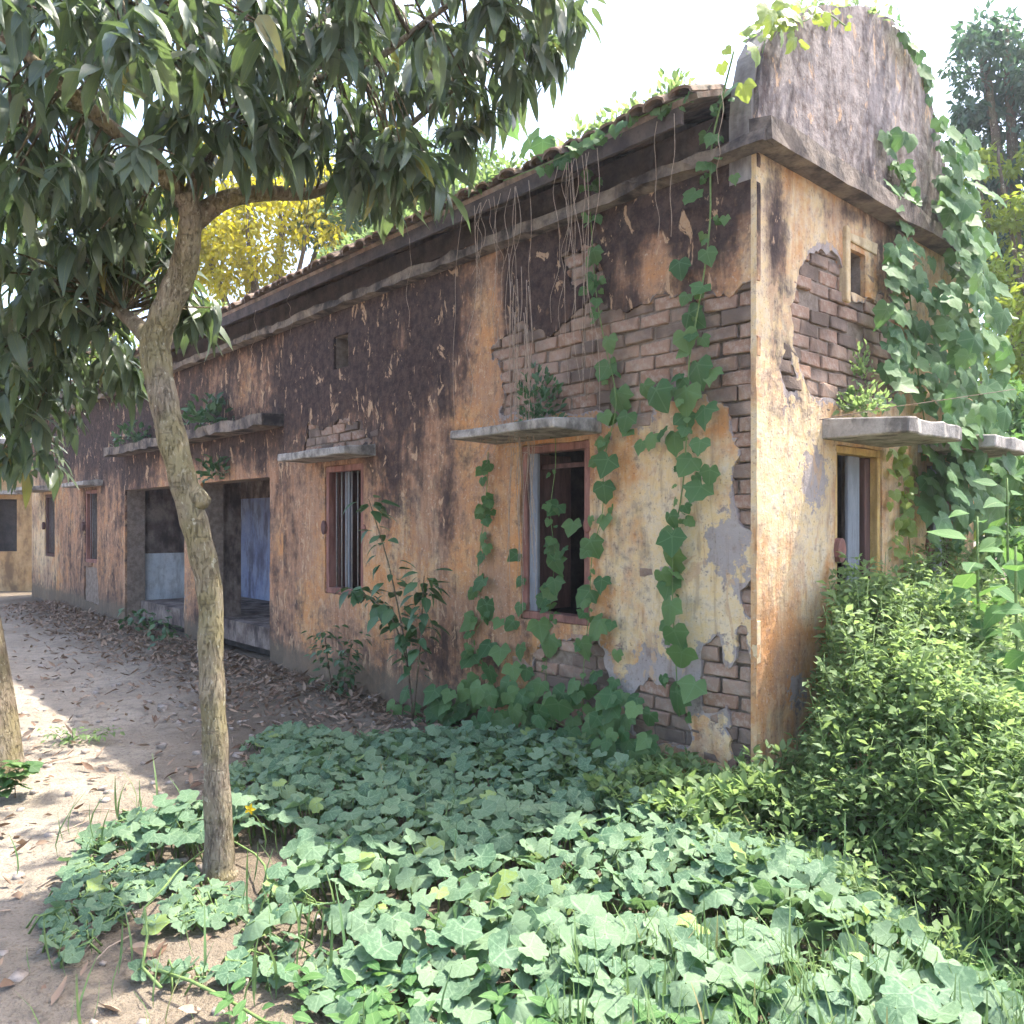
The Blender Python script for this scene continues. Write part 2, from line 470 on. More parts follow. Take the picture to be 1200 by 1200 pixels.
M['shade'] = leaf_mat("sapling_leaf", (0.035, 0.085, 0.035), (0.075, 0.15, 0.06), 0.3, 0.4, 0.45, tcol=(0.10, 0.22, 0.05), vein='feather', veincol=(0.12, 0.18, 0.08), veinamt=0.4)
M['broad'] = leaf_mat("broad_leaf", (0.055, 0.13, 0.045), (0.10, 0.19, 0.065), 0.36, 0.65, 0.15, tcol=(0.22, 0.42, 0.08), vein='feather', veincol=(0.22, 0.33, 0.14), veinamt=0.5)
M['grassm'] = leaf_mat("grass_blade", (0.07, 0.14, 0.05), (0.15, 0.22, 0.08), 0.3, 0.6, 0.3, old=(0.3, 0.25, 0.12))
M['dryleaf'] = leaf_mat("dry_leaf", (0.13, 0.08, 0.055), (0.34, 0.25, 0.18), 0.1, 0.8, 0.2, tcol=(0.3, 0.16, 0.07))
M['goldtree'] = leaf_mat("yellow_green_tree_leaf", (0.20, 0.22, 0.02), (0.38, 0.33, 0.02), 0.5, 0.5, 0.2, tcol=(0.85, 0.72, 0.03))
M['greentree'] = leaf_mat("mid_green_tree_leaf", (0.05, 0.10, 0.035), (0.10, 0.17, 0.05), 0.4, 0.5, 0.3, tcol=(0.22, 0.36, 0.06))
M['darktree'] = leaf_mat("blue_green_tree_leaf", (0.045, 0.090, 0.065), (0.095, 0.15, 0.10), 0.4, 0.5, 0.35, tcol=(0.10, 0.22, 0.08))
M['limetree'] = leaf_mat("lime_leaf", (0.12, 0.20, 0.03), (0.20, 0.28, 0.04), 0.5, 0.5, 0.3, tcol=(0.5, 0.55, 0.05))
M['flower'] = simple("yellow_petal", (0.75, 0.48, 0.02), (0.85, 0.60, 0.04), 30, 0.6, 0.1)

# ------------------------------------------------------------------ ground
def damp_field(x, y):
    """1 where the soil is covered and moist: along the wall and under the plants"""
    dx, dy = x - CX, y - CY
    lx = dx * VX + dy * VY; ly = dx * UX + dy * UY
    near = 1 - sstep(0.2, 1.5, -lx)
    right = sstep(-2.3, -1.2, x + 0.25 * (y - 3))
    return np.clip(np.maximum(near, right * 0.9) + 0.5 * (fbm(x * 1.3, y * 1.3, 5) - 0.5), 0, 1)
def ground_z(x, y):
    x = np.asarray(x, float); y = np.asarray(y, float)
    dx, dy = x - CX, y - CY
    lx = dx * VX + dy * VY
    bank = 0.10 * (1 - sstep(0.1, 1.0, -lx)) * (lx < 0.1)
    return (fbm(x * 0.9, y * 0.9, 3) - 0.5) * 0.10 + (fbm(x * 5, y * 5, 9) - 0.5) * 0.045 + bank * 0.6
def axis(lo, hi, step, far):
    a = list(np.arange(lo, hi, step)); s = step
    while a[-1] < far: s *= 1.35; a.append(a[-1] + s)
    s = step
    while a[0] > -far: s *= 1.35; a.insert(0, a[0] - s)
    return np.array(a)
gx = axis(-7, 4.5, 0.07, 150); gy = axis(1.2, 11, 0.07, 150)
GX, GY = np.meshgrid(gx, gy)
gz = ground_z(GX, GY) * (np.abs(GX) < 60)
nx, ny = len(gx), len(gy)
idx = np.arange(nx * ny).reshape(ny, nx)
F = np.stack([idx[:-1, :-1].ravel(), idx[:-1, 1:].ravel(), idx[1:, 1:].ravel(), idx[1:, :-1].ravel()], 1)
g = link("ground", mesh_np("ground", np.stack([GX.ravel(), GY.ravel(), gz.ravel()], 1), F, True,
                            attrs={"damp": damp_field(GX.ravel(), GY.ravel())}, mat=M['soil']))
tag(g, "bare grey-brown soil ground", kind="structure")

# ------------------------------------------------------------------ the derelict building
house = empty("derelict_building", (CX, CY, 0), TH)
tag(house, "long derelict plastered brick building with peeling ochre walls and tiled eave", "building")

T_END = 17.0; S_END = 3.2; STEP_T = 5.45; REC = 0.07; EAVE_Z = 3.66
W1 = (1.205, 1.85, 0.90, 2.10)            # first window on the long wall (y0,y1,z0,z1)
W2 = (3.92, 4.60, 0.90, 2.10)
V1 = (4.17, 4.44, 3.00, 3.30)             # small vent
VE1 = (5.92, 7.86, -0.2, 2.06)            # veranda bays
VE2 = (8.40, 10.85, -0.2, 2.06)
W3 = (12.30, 13.05, 0.88, 2.12)
W4 = (15.10, 15.88, 0.90, 2.12)
G1 = (0.884, 1.53, 0.90, 2.04)            # gable windows (x0,x1,z0,z1)
G2 = (2.25, 2.90, 0.90, 2.04)
GV = (1.06, 1.28, 3.00, 3.27)
GABLE = [(0.0, 0.0), (S_END, 0.0), (S_END, 3.42), (3.04, 3.58), (2.84, 3.82), (2.60, 4.24), (2.42, 4.52), (2.22, 4.73), (1.97, 4.88), (1.70, 4.94),
         (1.30, 4.86), (0.9, 4.70), (0.5, 4.50), (0.20, 4.30), (0.08, 4.12), (0.02, 3.92), (0.0, 3.75)]

def holed_wall(u0, u1, z0, z1, holes, d0, d1, fn):
    us = sorted({u0, u1, *[h[0] for h in holes], *[h[1] for h in holes]})
    zs = sorted({z0, z1, *[max(z0, h[2]) for h in holes], *[min(z1, h[3]) for h in holes]})
    def solid(i, k):
        if i < 0 or k < 0 or i >= len(us) - 1 or k >= len(zs) - 1: return False
        cu, cz = (us[i] + us[i + 1]) / 2, (zs[k] + zs[k + 1]) / 2
        return not any(h[0] < cu < h[1] and h[2] < cz < h[3] for h in holes)
    V, F, idx = [], [], {}
    def v(u, d, z):
        k = (round(u, 4), round(d, 4), round(z, 4))
        if k not in idx: idx[k] = len(V); V.append(fn(u, d, z))
        return idx[k]
    for i in range(len(us) - 1):
        for k in range(len(zs) - 1):
            if not solid(i, k): continue
            a, b, c, d = us[i], us[i + 1], zs[k], zs[k + 1]
            F.append((v(a, d0, c), v(b, d0, c), v(b, d0, d), v(a, d0, d)))
            F.append((v(b, d1, c), v(a, d1, c), v(a, d1, d), v(b, d1, d)))
            if not solid(i - 1, k): F.append((v(a, d1, c), v(a, d0, c), v(a, d0, d), v(a, d1, d)))
            if not solid(i + 1, k): F.append((v(b, d0, c), v(b, d1, c), v(b, d1, d), v(b, d0, d)))
            if not solid(i, k - 1): F.append((v(a, d1, c), v(b, d1, c), v(b, d0, c), v(a, d0, c)))
            if not solid(i, k + 1): F.append((v(a, d0, d), v(b, d0, d), v(b, d1, d), v(a, d1, d)))
    return V, F

def part_mesh(name, VF, mat, parent):
    me = bpy.data.meshes.new(name); me.from_pydata(VF[0], [], VF[1]); me.update()
    bm = bmesh.new(); bm.from_mesh(me); bmesh.ops.recalc_face_normals(bm, faces=bm.faces[:]); bm.to_mesh(me); bm.free()
    me.materials.append(mat)
    return link(name, me, parent)

CORE = 0.034
def dil(h, e=0.0): return h
long_core = part_mesh("long_wall", holed_wall(CORE, STEP_T, -0.3, EAVE_Z, [W1, W2, V1], CORE, 0.28, lambda u, d, z: (d, u, z)), M['mortar'], house)
far_core = part_mesh("veranda_wall", holed_wall(STEP_T, T_END, -0.3, EAVE_Z, [VE1, VE2, W3, W4], CORE + REC, 0.30 + REC, lambda u, d, z: (d, u, z)), M['mortar'], house)
gable_core = part_mesh("gable_wall", holed_wall(CORE, S_END, -0.3, 3.40, [G1, G2, GV], CORE, 0.28, lambda u, d, z: (u, d, z)), M['mortar'], house)
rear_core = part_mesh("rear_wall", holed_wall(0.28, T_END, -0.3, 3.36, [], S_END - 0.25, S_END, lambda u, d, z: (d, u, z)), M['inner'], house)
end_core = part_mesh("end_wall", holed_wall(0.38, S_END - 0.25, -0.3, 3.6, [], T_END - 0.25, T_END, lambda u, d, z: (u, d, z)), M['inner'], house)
part_mesh("cross_wall", holed_wall(0.38, S_END - 0.26, -0.3, 3.5, [], 5.5, 5.72, lambda u, d, z: (u, d, z)), M['dirtywall'], house)
part_mesh("cross_wall_dado", holed_wall(0.38, S_END - 0.26, -0.3, 1.08, [(1.08, 1.46, -1, 9)], 10.95, 11.17, lambda u, d, z: (u, d, z)), M['whitewash'], house)
part_mesh("cross_wall", holed_wall(0.38, S_END - 0.26, 1.08, 3.5, [(1.08, 1.46, -1, 2.1)], 10.952, 11.168, lambda u, d, z: (u, d, z)), M['dirtywall'], house)
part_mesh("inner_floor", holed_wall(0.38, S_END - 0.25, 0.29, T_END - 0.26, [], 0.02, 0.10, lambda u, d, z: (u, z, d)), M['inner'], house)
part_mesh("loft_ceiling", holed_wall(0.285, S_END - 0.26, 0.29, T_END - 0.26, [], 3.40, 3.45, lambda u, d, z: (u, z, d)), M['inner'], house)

# upper gable (parapet standing over the roof)
def prism(poly, y0, y1):
    V = [(x, y0, z) for x, z in poly] + [(x, y1, z) for x, z in poly]
    n = len(poly); F = [tuple(range(n)), tuple(range(2 * n - 1, n - 1, -1))]
    for i in range(n): F.append((i, (i + 1) % n, n + (i + 1) % n, n + i))
    return V, F
up = [(0.0, 3.405), (S_END - 0.006, 3.405)] + [(x - 0.003, z) for x, z in GABLE[3:]]
part_mesh("gable_parapet", prism(up, CORE, 0.17), M['parapet'], house)

def poly_sd(P, x, z):
    """signed distance, positive inside"""
    P = np.array(P); d = np.full(x.shape, 1e9); ins = np.zeros(x.shape, bool)
    for i in range(len(P)):
        a = P[i]; b = P[(i + 1) % len(P)]
        e = b - a; L = (e ** 2).sum()
        t = np.clip(((x - a[0]) * e[0] + (z - a[1]) * e[1]) / L, 0, 1)
        d = np.minimum(d, np.hypot(x - a[0] - t * e[0], z - a[1] - t * e[1]))
        c = (a[1] > z) != (b[1] > z)
        with np.errstate(divide='ignore', invalid='ignore'):
            xi = (b[0] - a[0]) * (z - a[1]) / (b[1] - a[1] + 1e-12) + a[0]
        ins ^= c & (x < xi)
    return np.where(ins, d, -d)
def rect_sd(h, x, z):
    return np.minimum(np.minimum(x - h[0], h[1] - x), np.minimum(z - h[2], h[3] - z))

def march(us, zs, f, fn_front, depth):
    """plaster coat: keep f>0; returns V,F and (u,z) of each vertex; the rim is closed by a strip of given depth"""
    nu, nz = len(us), len(zs)
    V, F, UZ, idx = [], [], [], {}
    def vert(key, u, z):
        if key not in idx:
            idx[key] = len(V); V.append((u, z, 0.0)); UZ.append((u, z))
        return idx[key]
    pos = f > 0
    edges = []
    for i in range(nu - 1):
        for k in range(nz - 1):
            c = (pos[i, k], pos[i + 1, k], pos[i + 1, k + 1], pos[i, k + 1])
            if not any(c): continue
            cs = ((i, k), (i + 1, k), (i + 1, k + 1), (i, k + 1))
            if all(c):
                F.append(tuple(vert(q, us[q[0]], zs[q[1]]) for q in cs)); continue
            poly = []; cut = []
            for a in range(4):
                p, q = cs[a], cs[(a + 1) % 4]
                if pos[p]: poly.append(vert(p, us[p[0]], zs[p[1]]))
                if pos[p] != pos[q]:
                    fp, fq = f[p], f[q]; t = fp / (fp - fq)
                    key = ('e',) + tuple(sorted((p, q)))
                    vv = vert(key, us[p[0]] + t * (us[q[0]] - us[p[0]]), zs[p[1]] + t * (zs[q[1]] - zs[p[1]]))
                    poly.append(vv); cut.append((vv, pos[p]))
            if len(poly) >= 3: F.append(tuple(poly))
            if len(cut) == 2:
                # edge from leaving vertex to entering vertex
                a = [c_[0] for c_ in cut if c_[1]][0]; b = [c_[0] for c_ in cut if not c_[1]][0]
                edges.append((a, b))
    return V, F, np.array(UZ), edges

def plaster_coat(name, us, zs, f, to_local, attr_fn, parent, depth=CORE):
    V, F, UZ, edges = march(us, zs, f, None, depth)
    u, z = UZ[:, 0], UZ[:, 1]
    off = (fbm(u * 2.2, z * 2.2, 21) - 0.5) * 0.016 + (fbm(u * 9, z * 9, 31) - 0.5) * 0.010
    n0 = len(V)
    P = [to_local(u[i], off[i] + 0.004, z[i]) for i in range(n0)]
    back = {}
    def bk(i):
        if i not in back:
            back[i] = len(P); P.append(to_local(u[i], depth + 0.004, z[i]))
        return back[i]
    for a, b in edges:
        F.append((b, a, bk(a), bk(b)))
    order = list(range(n0)) + [None] * (len(P) - n0)
    for i, j in back.items(): order[j] = i
    UZ2 = UZ[np.array(order)]
    at_ = attr_fn(UZ2[:, 0], UZ2[:, 1])
    me = mesh_np(name, np.array(P), F, False, attrs=at_, mat=M['plaster'])
    bm = bmesh.new(); bm.from_mesh(me); bmesh.ops.recalc_face_normals(bm, faces=bm.faces[:])
    bm.to_mesh(me); bm.free()
    return link(name, me, parent)

# --- where the coat has fallen off the long wall (survey picture outlines turned into wall coordinates)
def wpoly(pp):
    out = []
    for px, py in pp:
        t = t_of(px); Y = CY + UY * t
        out.append((t, CAM_H - (py - 612) / 952.0 * Y))
    return out
def gpoly(pp):
    out = []
    for px, py in pp:
        s = s_of(px); Y = CY + VY * s
        out.append((s, CAM_H - (py - 612) / 952.0 * Y))
    return out
LONG_BARE = [wpoly(p) for p in (
    [(578, 410), (610, 375), (650, 385), (690, 350), (735, 372), (770, 345), (810, 352), (845, 338), (889, 330), (889, 470), (868, 476), (855, 470), (800, 462), (760, 485), (700, 487), (640, 488), (590, 480)],
    [(852, 430), (889, 430), (889, 615), (868, 612), (860, 560), (862, 500)],
    [(868, 690), (889, 680), (889, 726), (872, 722)],
    [(826, 800), (832, 745), (846, 735), (852, 790), (846, 830), (830, 830)],
    [(856, 770), (862, 728), (876, 740), (889, 780), (889, 960), (850, 960)],
    [(632, 748), (700, 752), (715, 800), (722, 960), (620, 960), (622, 800)],
    [(735, 820), (760, 780), (800, 810), (805, 870), (740, 880)],
    [(780, 668), (792, 664), (793, 684), (782, 688)],
    [(660, 300), (700, 285), (705, 330), (668, 335)],
    [(360, 500), (420, 490), (440, 520), (400, 528), (355, 528)],
)]
GABLE_BARE = [gpoly(p) for p in (
    [(934, 330), (948, 300), (985, 290), (1000, 345), (1030, 345), (1052, 360), (1052, 470), (1000, 470), (975, 470), (945, 455), (930, 420), (925, 360)],
    [(912, 425), (924, 400), (940, 440), (938, 470), (915, 462)],
)]
def bare_field(polys, u, z, seed, amp=0.10):
    f = np.full(u.shape, -9.0)
    for p in polys: f = np.maximum(f, poly_sd(p, u, z))
    n = (fbm(u * 6, z * 6, seed) - 0.5) * 2 * amp + (fbm(u * 24, z * 24, seed + 3) - 0.5) * 0.05
    return f + n * np.exp(-np.maximum(-f - 0.02, 0) * 10) - 0.0

def gauss(px, py, L):
    v = np.zeros_like(px)
    for x, y, rx, ry, a in L:
        v += a * np.exp(-(((px - x) / rx) ** 2 + ((py - y) / ry) ** 2))
    return v
def long_attrs(t, z):
    px, py = long_wall_px(t, z)
    stain = 0.13 + 0.56 * sstep(2.0, 3.3, z) + 0.20 * sstep(4.6, 6.5, t) * (1 - .6 * sstep(14.5, 15.5, t)) + 0.16 * (1 - sstep(0.2, 0.9, z)) * sstep(1.8, 2.6, t) + 0.5 * (fbm(t * 1.3, z * 0.9, 17) - .5)  # stain eased at the far end, part of the painted sunlit strip
    stain += gauss(px, py, [(400, 440, 60, 90, .42), (485, 440, 45, 90, .42), (350, 470, 30, 80, .30), (525, 370, 30, 100, .30), (650, 300, 60, 50, .30), (740, 250, 80, 40, .4), (680, 250, 70, 45, .4), (800, 225, 60, 40, .4), (620, 330, 40, 60, .2), (455, 590, 50, 80, .20), (430, 720, 40, 60, .15), (500, 760, 60, 40, .2), (540, 560, 30, 60, .12), (330, 560, 20, 40, .15), (620, 760, 40, 50, .15), (120, 560, 30, 50, .2), (640, 400, 70, 60, .2),
                            (520, 650, 10, 130, .30), (440, 540, 60, 50, .25), (860, 250, 16, 70, .10), (100, 500, 45, 60, .38), (250, 515, 80, 28, .55), (60, 470, 40, 40, .4),
                            (160, 520, 25, 60, .35), (600, 420, 12, 90, .3), (345, 640, 8, 90, .22), (700, 400, 60, 60, .25), (300, 400, 12, 60, .3),
                            (568, 390, 26, 85, -.55), (768, 305, 30, 42, -.60), (290, 440, 24, 50, -.45), (235, 450, 30, 40, -.25), (385, 320, 10, 14, -.5),
                            (350, 620, 40, 90, -.05), (480, 560, 90, 60, .12), (560, 720, 60, 60, .10), (590, 620, 30, 100, -.12), (800, 620, 90, 180, -.20), (870, 300, 22, 100, -.35), (470, 395, 12, 22, -.5), (180, 460, 18, 40, -.4)])
    pale = 0.28 + 0.5 * gauss(px, py, [(800, 660, 110, 190, 1.0), (870, 800, 60, 120, .5), (470, 640, 55, 90, .35), (45, 620, 22, 90, .9), (880, 300, 22, 110, .5)]) \
        - gauss(px, py, [(345, 640, 30, 70, .35), (585, 610, 26, 100, .45), (570, 400, 26, 70, .2), (115, 640, 14, 60, .3)])  # far-end pale blob paints the sunlit strip into the plaster colour
    grey = gauss(px, py, [(850, 640, 40, 50, .75), (760, 800, 60, 60, .6), (820, 800, 40, 40, .45), (470, 770, 50, 40, .3), (350, 690, 14, 60, .4), (740, 500, 50, 30, .35), (600, 500, 60, 20, .3),
                          (270, 420, 20, 30, .1), (780, 720, 40, 40, .3), (205, 700, 20, 40, .5), (490, 720, 40, 50, .3)])
    rim = bare_field(LONG_BARE, t, z, 41)
    grey = grey + 0.55 * np.exp(-np.maximum(-rim, 0) / 0.045)
    damp = 0.85 * (1 - sstep(0.05, 0.75, z)) * sstep(1.5, 3.0, t) + 0.5 * (1 - sstep(0.0, 0.35, z))
    return {"stain": stain, "pale": pale, "grey": grey, "damp": damp}
def gable_attrs(s, z):
    px, py = gable_px(s, z)
    stain = 0.04 + gauss(px, py, [(910, 265, 13, 75, .75), (1045, 285, 20, 70, .6), (940, 470, 25, 40, .25), (1000, 250, 40, 16, .35), (975, 420, 30, 60, .12), (905, 420, 8, 60, .25), (1030, 400, 25, 60, .2)])
    stain = stain + 0.42 * sstep(3.5, 3.75, z)
    pale = 0.55 + gauss(px, py, [(925, 560, 40, 80, .4), (900, 300, 14, 120, .3)]) - gauss(px, py, [(915, 780, 40, 60, .55), (985, 320, 14, 60, .2)])
    grey = gauss(px, py, [(955, 560, 20, 50, .85), (935, 810, 20, 40, .7), (968, 305, 14, 24, .8), (925, 480, 14, 40, .35), (1000, 470, 40, 12, .5)]) + 0.9 * sstep(3.60, 3.70, z)
    rim = bare_field(GABLE_BARE, s, z, 43)
    grey = grey + 0.55 * np.exp(-np.maximum(-rim, 0) / 0.045)
    damp = 0.5 * (1 - sstep(0.0, 0.5, z))
    return {"stain": stain, "pale": pale, "grey": grey, "damp": damp}

# long wall, near half
us = np.arange(-0.03, STEP_T + 0.03, 0.02); zs = np.arange(-0.28, EAVE_Z + 0.03, 0.02)
U, Z = np.meshgrid(us, zs, indexing='ij')
bareL = bare_field(LONG_BARE, U, Z, 41)
rag = np.maximum(0, fbm(Z * 3.5, U * 3, 95) - .52) * .22
f = np.minimum(-bareL, np.minimum(np.minimum(U - 0.001 - rag, STEP_T - U), EAVE_Z - 0.005 - Z))
for h in (W1, W2, V1): f = np.minimum(f, -rect_sd(h, U, Z) + (fbm(U * 8, Z * 8, 77) - 0.6) * 0.02)
plaster_coat("plaster_coat", us, zs, f, lambda u, d, z: (d, u, z), long_attrs, long_core)
# far half
us2 = np.arange(STEP_T - 0.02, T_END + 0.05, 0.04); zs2 = np.arange(-0.28, EAVE_Z + 0.05, 0.04)
U2, Z2 = np.meshgrid(us2, zs2, indexing='ij')
f2 = np.minimum(np.minimum(U2 - STEP_T - 0.001, T_END - U2), EAVE_Z - 0.005 - Z2)
for h in (VE1, VE2, W3, W4): f2 = np.minimum(f2, -rect_sd(h, U2, Z2))
f2 = np.minimum(f2, -bare_field([[(12.2, .2), (13.1, .2), (13.1, .8), (12.3, .84)]], U2, Z2, 55, 0.06))
plaster_coat("plaster_coat", us2, zs2, f2, lambda u, d, z: (d + REC, u, z), long_attrs, far_core)
# step face between the halves
part_mesh("plaster_step", ([(0.006, STEP_T + 0.0015, -0.28), (REC + .004, STEP_T + 0.0015, -0.28), (REC + .004, STEP_T + 0.0015, EAVE_Z - .01), (0.006, STEP_T + 0.0015, EAVE_Z - .01)], [(0, 1, 2, 3)]), M['fascia'], long_core)
# gable
us3 = np.arange(-0.03, S_END + 0.04, 0.02); zs3 = np.arange(-0.28, 4.98, 0.02)
U3, Z3 = np.meshgrid(us3, zs3, indexing='ij')
bareG = bare_field(GABLE_BARE, U3, Z3, 43)
gp = [(0.0, -0.5), (S_END, -0.5)] + GABLE[2:]
f3 = np.minimum(poly_sd(gp, U3, Z3) + (fbm(U3 * 5, Z3 * 5, 88) - 0.5) * 0.05 * (Z3 > 3.7) - 0.001, -bareG)
f3 = np.minimum(f3, np.where(Z3 < 3.5, U3 - 0.001 - np.maximum(0, fbm(Z3 * 3.1, U3 * 3, 96) - .50) * .0, 9))
for h in (G1, G2, GV): f3 = np.minimum(f3, -rect_sd(h, U3, Z3) + (fbm(U3 * 8, Z3 * 8, 78) - 0.6) * 0.02)
plaster_coat("plaster_coat", us3, zs3, f3, lambda u, d, z: (u, d, z), gable_attrs, gable_core)

# --- bricks laid bare
brick_me = []
for k in range(8):
    L = 0.218; H = 0.073; D = 0.05
    bm = bmesh.new(); bmesh.ops.create_cube(bm, size=1.0)
    for v in bm.verts:
        v.co = Vector((v.co.x * D, v.co.y * L, v.co.z * H)) + Vector([random.uniform(-.007, .007) for _ in range(3)])
    bmesh.ops.bevel(bm, geom=bm.edges[:], offset=0.006, segments=1, affect='EDGES')
    me = bpy.data.meshes.new("brick"); bm.to_mesh(me); bm.free(); me.materials.append(M['brick']); brick_me.append(me)
def bricks(parent, us_, zs_, field, axis_y, umin, count_max, opens):
    c = 0; k = 0
    z = -0.05
    while z < 3.5:
        off = 0.115 if k % 2 else 0.0
        u = umin + off
        if k % 2: spans = [(umin, umin + 0.112)]
        else: spans = []
        while u < umin + 6:
            spans.append((u, u + 0.226)); u += 0.229
        for a, b in spans:
            cu, cz = (a + b) / 2, z + 0.04
            for q in opens:
                if q[2] - .04 < cz < q[3] + .04:
                    if a < q[0] < b: b = q[0]
                    elif a < q[1] < b: a = q[1]
                    elif q[0] <= a and b <= q[1]: b = a
            if b - a < .05: continue
            cu = (a + b) / 2
            i = int(round((cu - us_[0]) / 0.02)); j = int(round((cz - zs_[0]) / 0.02))
            if not (0 <= i < len(us_) and 0 <= j < len(zs_)): continue
            rr = [field[min(max(i + di, 0), len(us_) - 1), min(max(j + dj, 0), len(zs_) - 1)] for di in (-5, 0, 5) for dj in (-2, 0, 2)]
            if max(rr) > -0.01 and c < count_max:
                o = bpy.data.objects.new("brick", random.choice(brick_me)); COL.objects.link(o); o.parent = parent
                dep = CORE + 0.006 + random.uniform(-0.010, 0.012)
                if random.random() < .03: continue
                sc = (b - a - 0.012) / 0.218 * random.uniform(0.97, 1.01)
                if axis_y: o.location = (dep, cu, cz); o.scale = (1, sc, 1)
                else: o.location = (cu, dep, cz); o.rotation_euler = (0, 0, R(90)); o.scale = (1, sc, 1)
                o.rotation_euler[0] += random.uniform(-.02, .02)
                c += 1
        z += 0.0845; k += 1
    return c
nb1 = bricks(long_core, us, zs, bareL, True, 0.012, 260, (W1, W2, V1))
nb2 = bricks(gable_core, us3, zs3, bareG, False, 0.036, 200, (G1, G2, GV))

# --- cornice, eave wall, rafters, roof
mb = MB()
def ragged_strip(name, pts, mat, parent):
    """pts: list of (a,b0,b1,c0,c1) sections"""
    pass
def ledge_long(y0, y1, z0, z1, out, x_in, name, mat, jit=0.008, step=0.22):
    V, F = [], []; n = max(2, int((y1 - y0) / step))
    for i in range(n + 1):
        y = y0 + (y1 - y0) * i / n
        j = lambda: random.uniform(-jit, jit)
        V += [(-out + j(), y, z0 + j()), (-out + j(), y, z1 + j()), (x_in, y, z1 + 0.02), (x_in, y, z0)]
    for i in range(n):
        for k in range(4):
            a = i * 4 + k; b = i * 4 + (k + 1) % 4
            F.append((a, b, b + 4, a + 4))
    F.append((3, 2, 1, 0)); F.append(tuple(n * 4 + k for k in range(4)))
    return part_mesh(name, (V, F), mat, house)
def ledge_gable(x0, x1, z0, z1, out, y_in, name, mat, jit=0.008, step=0.2):
    V, F = [], []; n = max(2, int((x1 - x0) / step))
    for i in range(n + 1):
        x = x0 + (x1 - x0) * i / n
        j = lambda: random.uniform(-jit, jit)
        V += [(x, -out + j(), z0 + j()), (x, -out + j(), z1 + j()), (x, y_in, z1 + 0.03), (x, y_in, z0)]
    for i in range(n):
        for k in range(4):
            a = i * 4 + k; b = i * 4 + (k + 1) % 4
            F.append((b, a, a + 4, b + 4))
    F.append((0, 1, 2, 3)); F.append(tuple(n * 4 + k for k in range(3, -1, -1)))
    return part_mesh(name, (V, F), mat, house)
ledge_long(-0.10, T_END, 3.53, 3.60, 0.10, 0.004, "cornice", M['ledge'], jit=.016, step=.13)
ledge_gable(-0.075, 2.62, 3.54, 3.655, 0.13, 0.002, "cornice", M['ledge'], jit=.010, step=.2)
part_mesh("eave_wall", holed_wall(0.27, T_END, 3.665, 3.84, [], 0.045, 0.25, lambda u, d, z: (d, u, z)), M['fascia'], house)

PITCH = math.atan2(4.62 - 3.80, 1.60 + 0.36)
def roof_z(x): return 3.79 + math.tan(PITCH) * (x + 0.36)
V, F = [], []
ys = np.arange(0.172, T_END + 0.3, 0.11)
for i, y in enumerate(ys):
    for x in (-0.30, 0.3, 0.9, 1.58): V.append((x, y, roof_z(x) + 0.0))
    V.append((3.42, y, 3.35))
for i in range(len(ys) - 1):
    for k in range(4):
        a = i * 5 + k; F.append((a, a + 1, a + 6, a + 5))
roof = part_mesh("roof", (V, F), M['tile'], house)
sol = roof.modifiers.new("thick", 'SOLIDIFY'); sol.thickness = 0.03; sol.offset = -1
# eave tiles, one by one
tile_me = []
for k in range(4):
    V, F = [], []
    for j, x in enumerate((-0.07, 0.10, 0.34)):
        for i in range(7):
            a = math.pi * i / 6
            r = 0.060 + (0.008 if j == 0 else 0.0)
            V.append((x + random.uniform(-.006, .006), -math.cos(a) * r, math.sin(a) * 0.040 + 0.002))
    for j in range(2):
        for i in range(6):
            a = j * 7 + i; F.append((a, a + 1, a + 8, a + 7))
    me = bpy.data.meshes.new("tile"); me.from_pydata(V, [], F); me.update()
    bm = bmesh.new(); bm.from_mesh(me)
    bmesh.ops.solidify(bm, geom=bm.faces[:], thickness=0.014); bmesh.ops.recalc_face_normals(bm, faces=bm.faces[:]); bm.to_mesh(me); bm.free()
    me.materials.append(M['tile']); tile_me.append(me)
y = 0.26
while y < T_END + 0.1:
    o = bpy.data.objects.new("tile", random.choice(tile_me)); COL.objects.link(o); o.parent = roof
    x = -0.30 + random.uniform(-0.035, 0.05) + .04 * math.sin(y * 1.3)
    o.location = (x, y + random.uniform(-.012, .012), roof_z(x) + 0.006)
    o.rotation_euler = (random.uniform(-.14, .14), -PITCH + random.uniform(-.06, .06), random.uniform(-.12, .12))
    y += 0.134
y = 0.7
while y < T_END:
    mb = MB(); mb.box(-0.27, 0.6, y, y + 0.07, -0.10, -0.012)
    r = mb.build("rafter", M['rafter'], house, bevel=0.006)
    for v in r.data.vertices:
        v.co.z += roof_z(v.co.x) - 0.022
    y += 0.62
mb = MB()
mb.box(-0.285, -0.262, 0.28, T_END, roof_z(-.29) - 0.125, roof_z(-.29) - 0.024); mb.build("eave_board", M['fascia'], house)

